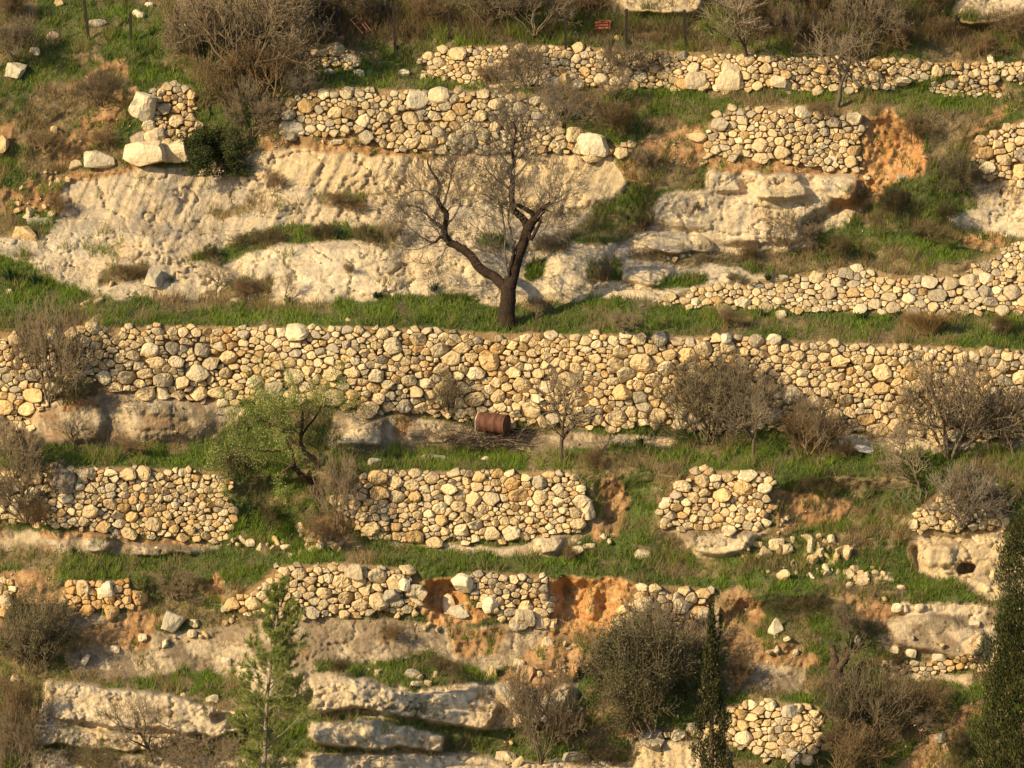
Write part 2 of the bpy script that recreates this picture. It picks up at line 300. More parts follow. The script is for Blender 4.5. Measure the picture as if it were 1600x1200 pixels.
# ---- broad bulges and hollows (metres towards the viewer, softness in grid cells)
BULGE = [
 (.55, 2, [(75,1068),(100,1066),(220,1082),(368,1112),(376,1140),(345,1150),(200,1135),(90,1120)]),
 (.3, 2, [(60,1128),(160,1140),(330,1158),(230,1172),(60,1165)]),
 (.55, 2.2, [(484,1058),(540,1058),(640,1080),(740,1078),(780,1100),(760,1140),(690,1130),(600,1110),(480,1106)]), (.45, 2.4, [(770,1070),(890,1075),(890,1130),(800,1135)]),
 (.7, 1.6, [(495,1126),(560,1120),(640,1132),(702,1150),(692,1170),(560,1168),(495,1160)]),
 (.4, 2, [(480,1182),(700,1178),(860,1192),(1000,1200),(1000,1280),(480,1280)]),
 (.35, 3, [(60,1178),(420,1182),(420,1280),(60,1280)]),
 (.5, 3, [(372,1038),(430,1036),(484,1052),(476,1088),(385,1090)]),
 (.45, 2, [(975,378),(1010,362),(1110,366),(1112,392),(1040,396)]),
 (.4, 6, [(1020,310),(1180,300),(1330,290),(1330,315),(1250,340),(1260,375),(1120,385),(1110,360),(1015,350)]),
 (.5, 3, [(1102,268),(1150,266),(1160,296),(1110,296)]), (.45, 3, [(1165,268),(1250,270),(1270,310),(1180,310)]), (.45, 3, [(1275,275),(1338,280),(1335,318),(1290,315)]),
 (.28, 8, [(340,410),(430,382),(620,385),(640,460),(440,470),(330,465)]), (.18, 8, [(650,395),(760,400),(760,465),(650,450)]),
 (.22, 7, [(870,385),(930,392),(920,455),(860,470)]), (.3, 3, [(960,410),(1060,420),(1040,445),(970,440)]),
 (.35, 6, [(55,620),(150,618),(160,690),(45,690)]), (.3, 9, [(190,625),(350,628),(320,690),(190,690)]), (.4, 3, [(510,690),(540,665),(600,650),(600,695)]),
 (.35, 3, [(132,830),(172,832),(165,858),(135,858)]), (.4, 4, [(185,845),(310,855),(300,868),(180,868)]), (.35, 3, [(830,840),(888,834),(880,858),(848,864)]),
 (.5, 4, [(1060,832),(1190,832),(1170,868),(1095,870)]), (.35, 5, [(1440,846),(1560,838),(1610,880),(1560,930),(1490,900),(1445,890)]), (.2, 4, [(1450,850),(1490,846),(1488,880),(1452,886)]),
 (-1.0, 1.3, [(1490,888),(1497,877),(1508,875),(1517,886),(1512,900),(1493,900)]), (-.4, 2, [(1428,850),(1440,850),(1440,905),(1428,905)]),
 (.4, 4, [(1380,965),(1470,960),(1540,985),(1520,1030),(1400,1015)]),
 (-.5, 9, [(864,906),(890,914),(915,907),(945,914),(980,912),(965,960),(930,985),(880,975)]), (.5, 8, [(800,1060),(860,1000),(940,1000),(930,1040),(860,1085)]),
 (-.35, 3, [(882,905),(892,905),(900,950),(886,960)]), (.3, 3, [(925,930),(940,925),(940,970),(925,975)]),
 (-.6, 4, [(668,910),(715,902),(730,940),(700,965),(670,950)]), (-.4, 8, [(1360,195),(1400,178),(1430,215),(1430,265),(1355,270)]),
 (-.6, 14, [(378,755),(535,745),(520,800),(480,835),(385,830)]), (-.6, 14, [(935,750),(1035,750),(1020,800),(1000,850),(940,830)]),
 (-.5, 14, [(1215,755),(1425,760),(1420,830),(1230,830)]), (-.35, 10, [(225,915),(345,915),(350,950),(225,955)]), (-.4, 12, [(1130,940),(1330,940),(1330,960),(1130,1000)]),
 (-.3, 12, [(885,170),(1100,185),(1090,230),(990,235),(960,215),(885,205)]),
 (-.35, 5, [(418,270),(440,268),(438,300),(422,305)]),
 (-.5, 3, [(340,1112),(362,1112),(368,1125),(345,1132)]), (-.7, 2.5, [(358,1122),(378,1115),(382,1132),(362,1140)]),
 (.8, 5, [(940,-60),(1100,-60),(1095,22),(960,24)]), (.9, 4, [(1490,30),(1520,-10),(1640,-40),(1640,15),(1515,40)]),
 (.5, 3, [(992,1158),(1130,1158),(1135,1215),(992,1215)]),
]
OFF = np.zeros(GX.shape)
for a, s, pl in BULGE:
    x0, y0 = np.min(pl, 0)-60; x1, y1 = np.max(pl, 0)+60
    j0, j1 = np.searchsorted(xs, [x0, x1]); i0, i1 = np.searchsorted(ys, [y0, y1])
    m = inpoly(WX[i0:i1, j0:j1], WY[i0:i1, j0:j1], pl).astype(float)
    m = blur(m, s, s*.7); OFF[i0:i1, j0:j1] += a*sstep(.15, .85, m)
BW = BASE-blur(OFF, 1, 1)               # smooth face that the walls are laid against
rockw = blur((W[ROCK]+W[YROCK]+.6*W[STAIN]).astype(float), 1.5, 1.5)
n1 = fbm(GX/60, GY/38, 1, 5, 41); n2 = 1-np.abs(fbm(GX/34+n1, GY/22+GX/90, 3, 5, 42))*2
streak = fbm((GX+.45*GY)/9, GY/70, 5, 4, 43); strata = fbm(GX/90, (GY-.06*GX)/7, 6, 4, 44)
upface = sstep(400, 330, GY)*sstep(220, 250, GY)*sstep(1000, 900, GX)
crack = np.clip(1-np.abs(fbm(GX/48, (GY-.15*GX)/26, 11, 5, 45))*16, 0, 1)
crack2 = np.clip(1-np.abs(fbm(GX/26, (GY+.5*GX)/18, 12, 4, 54))*11, 0, 1)*sstep(0, .3, fbm(GX/90, GY/60, 13, 2, 55))
pits = np.clip(fbm(GX/7, GY/6, 8, 3, 46)-.3, 0, 1)
low = sstep(1040, 1060, GY)
fac = np.abs(fbm(GX/15, (GY+.3*GX)/11, 31, 3, 52)); rockf = .075*fac*(.4+.7*low)+.03*fbm(GX/5, GY/4, 2, 3, 47)*(.6+low)
rough = sstep(-.1, .4, fbm(GX/70, GY/40, 21, 3, 51))
rel = rockw*(.24*n1+.07*n2*(.3+rough)+.10*streak*upface+.07*strata*(1-upface)-.13*crack-.09*crack2-.12*pits*rough+rockf)
vegw = (W[GRASS]+W[DRY]+W[SOIL]+W[RED]).astype(float)
rel += vegw*(.14*fbm(GX/26, GY/14, 7, 4, 48)+.06*fbm(GX/8, GY/6, 7, 3, 49))+W[RED]*.10*fbm(GX/5, GY/5, 19, 3, 53)+(W[SOIL]+.9*W[RED])*.13*(fbm((GX+.3*GY)/9, GY/22, 9, 4, 50))
wm = blur(WMASK.astype(float), 1.2, 1.2)
TER = BASE-OFF-rel*(1-.8*wm)+.08*wm
def samp(T, px, py):
    px = np.clip(np.asarray(px, float), xs[0], xs[-1]-1e-3); py = np.clip(np.asarray(py, float), ys[0], ys[-1]-1e-3)
    j = np.clip(np.searchsorted(xs, px, 'right')-1, 0, len(xs)-2); i = np.clip(np.searchsorted(ys, py, 'right')-1, 0, len(ys)-2)
    a = (px-xs[j])/(xs[j+1]-xs[j]); b = (py-ys[i])/(ys[i+1]-ys[i])
    return (T[i, j]*(1-a)+T[i, j+1]*a)*(1-b)+(T[i+1, j]*(1-a)+T[i+1, j+1]*a)*b
def G(px, py, out=0.0):   # ground point under a photo position, 'out' metres towards the viewer
    return P(px, py, samp(TER, px, py)-out)
def pxm(px, py): return FPX/(samp(TER, px, py)+150.0)    # photo pixels per metre there

# ---- ground colours (albedo)
def c3(*c): return np.array(c, float)
def mixc(a, b, t): return a*(1-t[..., None])+b*t[..., None]
one = np.ones(GX.shape+(1,))
g1 = fbm(GX/40, GY/20, 12, 4, 61)*.5+.5; g2 = fbm(GX/11, GY/9, 13, 3, 62)*.5+.5; g3 = fbm(GX/110, GY/60, 14, 3, 63)*.5+.5
cg = mixc(c3(.08, .11, .028)*one, c3(.15, .125, .06)*one, sstep(.4, .75, g1))
cd = mixc(c3(.20, .155, .08)*one, c3(.28, .205, .11)*one, g2)
cs = mixc(c3(.34, .19, .085)*one, c3(.44, .28, .14)*one, sstep(.3, .8, g2)); cs = mixc(cs, c3(.20, .14, .07)*one, sstep(.45, .75, g1)*.8)
cred = mixc(c3(.46, .24, .09)*one, c3(.54, .34, .16)*one, sstep(.3, .8, g2)); cred = mixc(cred, c3(.38, .20, .09)*one, sstep(.5, .8, g1)*.6)
cr = mixc(c3(.56, .44, .28)*one, c3(.66, .545, .37)*one, g2); cr = mixc(cr, c3(.50, .37, .21)*one, sstep(.45, .8, g3)*.7)
vst = sstep(-.05, .35, fbm((GX+.35*GY)/7, GY/60, 17, 4, 66)); cr = mixc(cr, c3(.50, .41, .28)*one, upface*.55); cr = mixc(cr, c3(.36, .30, .22)*one, vst*.6*(.15+.85*upface)); lowt = sstep(345, 370, GY)*sstep(480, 460, GY); cr = mixc(cr, c3(.70, .61, .46)*one, lowt*.45*g1)
lich = sstep(.08, .34, fbm((GX+.4*GY)/16, GY/30, 15, 5, 64)); cr = mixc(cr, c3(.33, .30, .245)*one, lich*.55)
cy = mixc(c3(.56, .42, .23)*one, c3(.63, .51, .33)*one, g1); cy = mixc(cy, c3(.44, .33, .20)*one, vst*.7); cy = mixc(cy, c3(.34, .29, .21)*one, lich*.35)
st = sstep(.42, .62, fbm((GX-.4*GY)/18, GY/26, 16, 5, 65)*.5+.5)
ct = mixc(c3(.235, .185, .125)*one, c3(.30, .225, .14)*one, g3); ct = mixc(ct, c3(.54, .44, .29)*one, st*.75); ct = mixc(ct, c3(.38, .21, .09)*one, sstep(.6, .8, g1)*.5)
ce = c3(.31, .21, .105)*one
CC = sum(W[i][..., None]*c for i, c in enumerate((cg, cd, cs, cr, ct, ce, cy, cred)))
Vt = P(GX, GY, TER).reshape(-1, 3); nx, ny = len(xs), len(ys)
idx = np.arange(nx*ny).reshape(ny, nx)
Ft = np.stack([idx[:-1, :-1], idx[1:, :-1], idx[1:, 1:], idx[:-1, 1:]], -1).reshape(-1, 4)
ter = link('terrain', make_mesh('terrain', Vt, [Ft], CC.reshape(-1, 3)), M_ground); tag(ter, kind='structure')

# ------------------------------------------------------------------ dry stone walls
STONE_PAL = np.array([(.68, .52, .30), (.63, .48, .27), (.71, .59, .38), (.64, .45, .22), (.56, .45, .28), (.44, .37, .26), (.67, .51, .28), (.54, .36, .16)])
def clip_poly(poly, nx_, ny_, d):
    out = []; n = len(poly)
    for i in range(n):
        a = poly[i]; b = poly[(i+1) % n]; da = nx_*a[0]+ny_*a[1]-d; db = nx_*b[0]+ny_*b[1]-d
        if da <= 0: out.append(a)
        if (da < 0 < db) or (db < 0 < da):
            t = da/(da-db); out.append((a[0]+(b[0]-a[0])*t, a[1]+(b[1]-a[1])*t))
    return out
def pack(poly, rr, an, seed):
    """irregular stones filling an outline: darts of mixed radius, then a power diagram"""
    rg = np.random.default_rng(seed); pl = np.array(poly, float); rr = rr*.57
    x0, y0 = pl.min(0)-rr*3; x1, y1 = pl.max(0)+rr*3
    x0 = max(x0, -80); x1 = min(x1, 1680)
    pu = pl.copy(); pu[:, 0] /= an; u0 = x0/an
    nw, nh = int((x1-x0)/an)+2, int(y1-y0)+2
    DF = np.full((nh, nw), 99.0); yy, xx = np.mgrid[0:nh, 0:nw]
    area = (x1-x0)/an*(y1-y0); S = []
    for frac, mult in ((.22, 2.8), (.8, 2.0), (2.4, 1.5), (7, 1.0), (9, .76), (6, .56)):
        n = int(area/(rr*rr)*frac*.6)
        cu = rg.uniform(0, nw-1.01, n); cv = rg.uniform(0, nh-1.01, n); rad = rr*mult*rg.uniform(.88, 1.15, n)
        ok = np.ones(n, bool)
        if mult > 1.9: ok &= vn((cu+u0)/60, (cv+y0)/40, seed*3.3, 77) > -.05
        for x, y, r in zip(cu[ok], cv[ok], rad[ok]):
            if DF[int(y+.5), int(x+.5)] > .80*r:
                S.append((x+u0, y+y0, r)); w_ = int(r*.8+rr*2.6)+2
                i0, i1, j0, j1 = max(0, int(y)-w_), int(y)+w_+1, max(0, int(x)-w_), int(x)+w_+1
                d = np.hypot(xx[i0:i1, j0:j1]-x, yy[i0:i1, j0:j1]-y)-.8*r
                DF[i0:i1, j0:j1] = np.minimum(DF[i0:i1, j0:j1], d)
    sa = np.array(S); n = len(sa); jr = rg.normal(0, .15, (n, 3))
    sa[:, 0] += jr[:, 0]*sa[:, 2]; sa[:, 1] += jr[:, 1]*sa[:, 2]
    ch = rr*1.7; cy_ = sa[:, 1]+4*vn(sa[:, 0]/50, sa[:, 1]*0, seed, 80); q_ = (np.floor(cy_/ch)+.5)*ch; sa[:, 1] += .38*(q_-cy_)*(sa[:, 2] < rr*1.3); sa[:, 2] *= .74*(1+1.1*jr[:, 2])
    wx = sa[:, 0]+rr*1.0*vn(sa[:, 0]/9, sa[:, 1]/9, seed, 78)+9*vn(sa[:, 0]/30, sa[:, 1]/13, seed+7, 76); wy = sa[:, 1]+rr*.8*vn(sa[:, 0]/9, sa[:, 1]/9, seed+3, 79)
    ins = inpoly(wx, wy, pu); cells = []
    for k in np.nonzero(ins)[0]:
        x, y, r = sa[k]; b = r*rg.uniform(1.4, 2.0); e1 = rg.uniform(.95, 1.35); ro = rg.normal(0, .16); cr_, sr_ = math.cos(ro), math.sin(ro)
        dx = sa[:, 0]-x; dy = sa[:, 1]-y; d2 = dx*dx+dy*dy; d2[k] = 1e9; ds = np.sqrt(d2)
        bd = (d2+r*r-sa[:, 2]**2)/(2*ds); bd[k] = 1e9; q_ = np.argpartition(bd, 18)[:18]; q_ = q_[np.argsort(bd[q_])]
        poly_ = [(u*cr_-v*sr_, u*sr_+v*cr_) for u, v in ((-b*e1, -b*.9), (b*e1, -b), (b*e1, b*.9), (-b*e1, b))]
        for q in q_:
            poly_ = clip_poly(poly_, dx[q], dy[q], bd[q]*ds[q])
            if len(poly_) < 3: break
        if len(poly_) >= 3:
            c = np.array(poly_)+(x, y); c[:, 0] *= an; cells.append((c, (x*an, y), r))
    return cells
def stone_mesh(cells, seed, tint, depth=1.0):
    rg = np.random.default_rng(seed+999); VV = []; FF = []; CL = []; base = 0
    tq = []
    for c, ctr, r in cells:
        c0 = c.mean(0); d = c-c0
        nv = len(d); N = 16 if r > 5 else 12
        if nv < 3: continue
        seg = np.roll(d, -1, 0)-d; ln = np.hypot(seg[:, 0], seg[:, 1])
        if ln.sum() < 6: continue
        # outline points: the corners themselves (a little cut) plus points along the longer sides
        pts = []
        cutc = rg.uniform(.03, .16)
        for q in range(nv):
            if ln[q] < .8: continue
            for u in ((cutc, 1-cutc) if ln[q] < 7 else (cutc*.7, .5, 1-cutc*.7)): pts.append(d[q]+seg[q]*u)
        if len(pts) < 6: continue
        pts = np.array(pts); ang = np.arctan2(pts[:, 1], pts[:, 0]); pts = pts[np.argsort(ang)]
        t = np.arange(N)*len(pts)/N; k = t.astype(int); u = (t-k)[:, None]; p = pts[k]*(1-u)+pts[(k+1) % len(pts)]*u
        rad = np.hypot(p[:, 0], p[:, 1]); mr = rad.mean()
        p = p*np.clip((rad-rg.uniform(.05, .45))/rad, .5, 1)[:, None]*(1+.05*rg.normal(size=(N, 1)))
        mpx = mr/52.0
        th = depth*(mpx*rg.uniform(.35, .8)+.07)          # how far the face stands out, metres
        ta, tb = rg.normal(0, .27, 2)
        cuts = [(rg.uniform(0, 6.283), rg.uniform(.35, .8), rg.uniform(.5, 1.5)) for _ in range(3)]
        e_ = rg.uniform(.0, .1); rings = ((1.0, -.2), (1.01, .62), (.95-e_*.6, .92), (.72-e_, 1.0), (.36, 1.0))
        for s, h in rings:
            q = p*s; n = rg.normal(0, .035, N)*mr
            hh = th*h+(ta*q[:, 0]+tb*q[:, 1])/52.0*max(h, 0)*.9+n/52*(h > 0)*1.2
            for ca, cd_, cs2 in cuts:      # split faces: slanting planes taken off the dome
                pr = (q[:, 0]*math.cos(ca)+q[:, 1]*math.sin(ca))/mr-cd_
                hh = np.where((pr > 0) & (h > 0), hh-np.minimum(pr*cs2*mpx, th*.7), hh)
            tq.append(np.column_stack([q[:, 0]+c0[0], q[:, 1]+c0[1], hh]))
        tq.append(np.array([[c0[0], c0[1], th*rg.uniform(.96, 1.08)]]))
        nr = len(rings); a = np.arange(N); b = (a+1) % N
        for k in range(nr-1):
            FF.append(np.stack([base+k*N+a, base+(k+1)*N+a, base+(k+1)*N+b, base+k*N+b], 1))
        FF.append(np.stack([base+(nr-1)*N+a, np.full(N, base+nr*N), np.full(N, base+nr*N), base+(nr-1)*N+b], 1)[:, [0, 1, 3]])
        base += nr*N+1
        sn = float(vn(c0[0]/70, c0[1]/45, seed, 88)); g = float(vn(c0[0]/110+9, c0[1]/60, seed, 89))
        wts = np.array([3, 2, 2.2, 1+2.5*max(sn, 0), 1.5, .5+4*max(g, 0), 2, .25+1.8*max(sn, 0)]); wts /= wts.sum()
        col = STONE_PAL[rg.choice(8, p=wts)]*rg.uniform(.82, 1.1)*tint
        CL.append(np.repeat(col[None], nr*N+1, 0))
    Q = np.concatenate(tq); q0 = Q.copy(); Q[:, 0] += 3.2*fbm(q0[:, 0]/15, q0[:, 1]/15, seed, 3, 91); Q[:, 1] += 3.0*fbm(q0[:, 0]/15, q0[:, 1]/15, seed+5, 3, 92)
    D = samp(BW, Q[:, 0], Q[:, 1])
    V = P(Q[:, 0], Q[:, 1], D-Q[:, 2])
    F4 = [f for f in FF if f.shape[1] == 4]; F3 = [f for f in FF if f.shape[1] == 3]
    C = np.concatenate(CL); C = C*(1+.10*fbm(Q[:, 0]/5, Q[:, 1]/5, Q[:, 2]*9, 3, 90))[:, None]
    return V, [np.concatenate(F4), np.concatenate(F3)], C
def flip(F): return [f[:, ::-1] for f in F]
for wi, (lab, rr, an, pl) in enumerate(WALLDEF):
    an += .1; cells = pack(pl, rr, an, 100+wi)
    tint = np.array((1., 1., 1.))
    if 'grey' in lab: tint = np.array((.86, .88, .9))
    if 'reddish' in lab: tint = np.array((1.0, .86, .7))
    pu = np.array(pl, float)
    top = []; face = []
    for c in cells:
        (top if not inpoly(np.array([c[1][0]]), np.array([c[1][1]-rr*1.3]), pu)[0] and c[1][1] < pu[:, 1].mean() else face).append(c)
    x, y = pu.mean(0); x = min(max(x, 0), 1600)
    e = empty('dry_stone_wall', Vector(P(x, pu[:, 1].max(), samp(BW, x, pu[:, 1].max()))))
    tag(e, lab, 'stone wall', 'dry stone terrace walls')
    for nm, cl in (('facing_stones', face), ('coping_stones', top)):
        if not cl: continue
        V, F, C = stone_mesh(cl, 100+wi, tint)
        V = V-np.array(e.location)
        link(nm, make_mesh(nm, V, F, C, smooth=False), M_stone, e)

# ------------------------------------------------------------------ loose stones and boulders
def cube_sphere(n):
    V = []; F = []; ids = {}
    def vid(p):
        k = tuple(np.round(p, 5))
        if k not in ids: ids[k] = len(V); V.append(p)
        return ids[k]
    for ax in range(3):
        for sg in (-1, 1):
            for i in range(n):
                for j in range(n):
                    q = []
                    for a, b in ((i, j), (i+1, j), (i+1, j+1), (i, j+1)):
                        p = [0, 0, 0]; p[ax] = sg; p[(ax+1) % 3] = -1+2*a/n; p[(ax+2) % 3] = -1+2*b/n; q.append(vid(p))
                    F.append(q if sg > 0 else q[::-1])
    return np.array(V, float), np.array(F)
CSV, CSF = cube_sphere(7); CSV2, CSF2 = cube_sphere(4)
def rock_mesh(name, seed, size, boxy=.5, ncut=7, col=(.62, .51, .34), rough=.05, small=False, taper=0.):
    rg = np.random.default_rng(seed); V = (CSV2 if small else CSV).copy(); F = CSF2 if small else CSF
    n = V/np.linalg.norm(V, axis=1)[:, None]; V = V*boxy+n*(1-boxy)*1.15
    for _ in range(ncut):
        d = rg.normal(size=3); d /= np.linalg.norm(d); off = rg.uniform(.62, .95)*(1+.25*boxy)
        t = V@d-off; V -= np.maximum(t, 0)[:, None]*d
    V[:, :2] *= (1-taper*(V[:, 2:]+1)/2)
    V *= (1+rough*fbm(V[:, 0]*2+seed, V[:, 1]*2, V[:, 2]*2, 3, seed % 97)*2)[:, None]
    C = np.array(col)*(1+.14*fbm(V[:, 0]*1.5, V[:, 1]*1.5, V[:, 2]*1.5+seed, 3, 7))[:, None]
    return make_mesh(name, V*np.array(size)/2, [F], np.clip(C, 0, .8), smooth=False)
CRE, GRY, OCH, PAL, DRK = (.64, .52, .34), (.42, .37, .28), (.60, .43, .22), (.70, .60, .42), (.26, .22, .17)
rs_ = np.random.default_rng(3)
def boulder(px, py, wpx, hpx, label, seed, rot=0., boxy=.5, col=CRE, cat='boulder', ncut=7, depth=None, yaw=.3, out=None, name='boulder', group=None):
    s = pxm(px, py); W_, H_ = wpx/s, hpx/s; D_ = depth if depth else min(W_, H_)*1.0
    me = rock_mesh(name, seed, (W_, D_, H_), boxy, ncut, col, taper=.75 if 'pyramid' in label else .4 if ('wedge' in label or 'pointed' in label or 'upright' in label) else rs_.uniform(0, .25)); o = link(name, me, M_boulder)
    o.location = Vector(G(px, py, D_*.25 if out is None else out)); o.rotation_euler = (0, rot, yaw)
    return tag(o, label, cat, group)
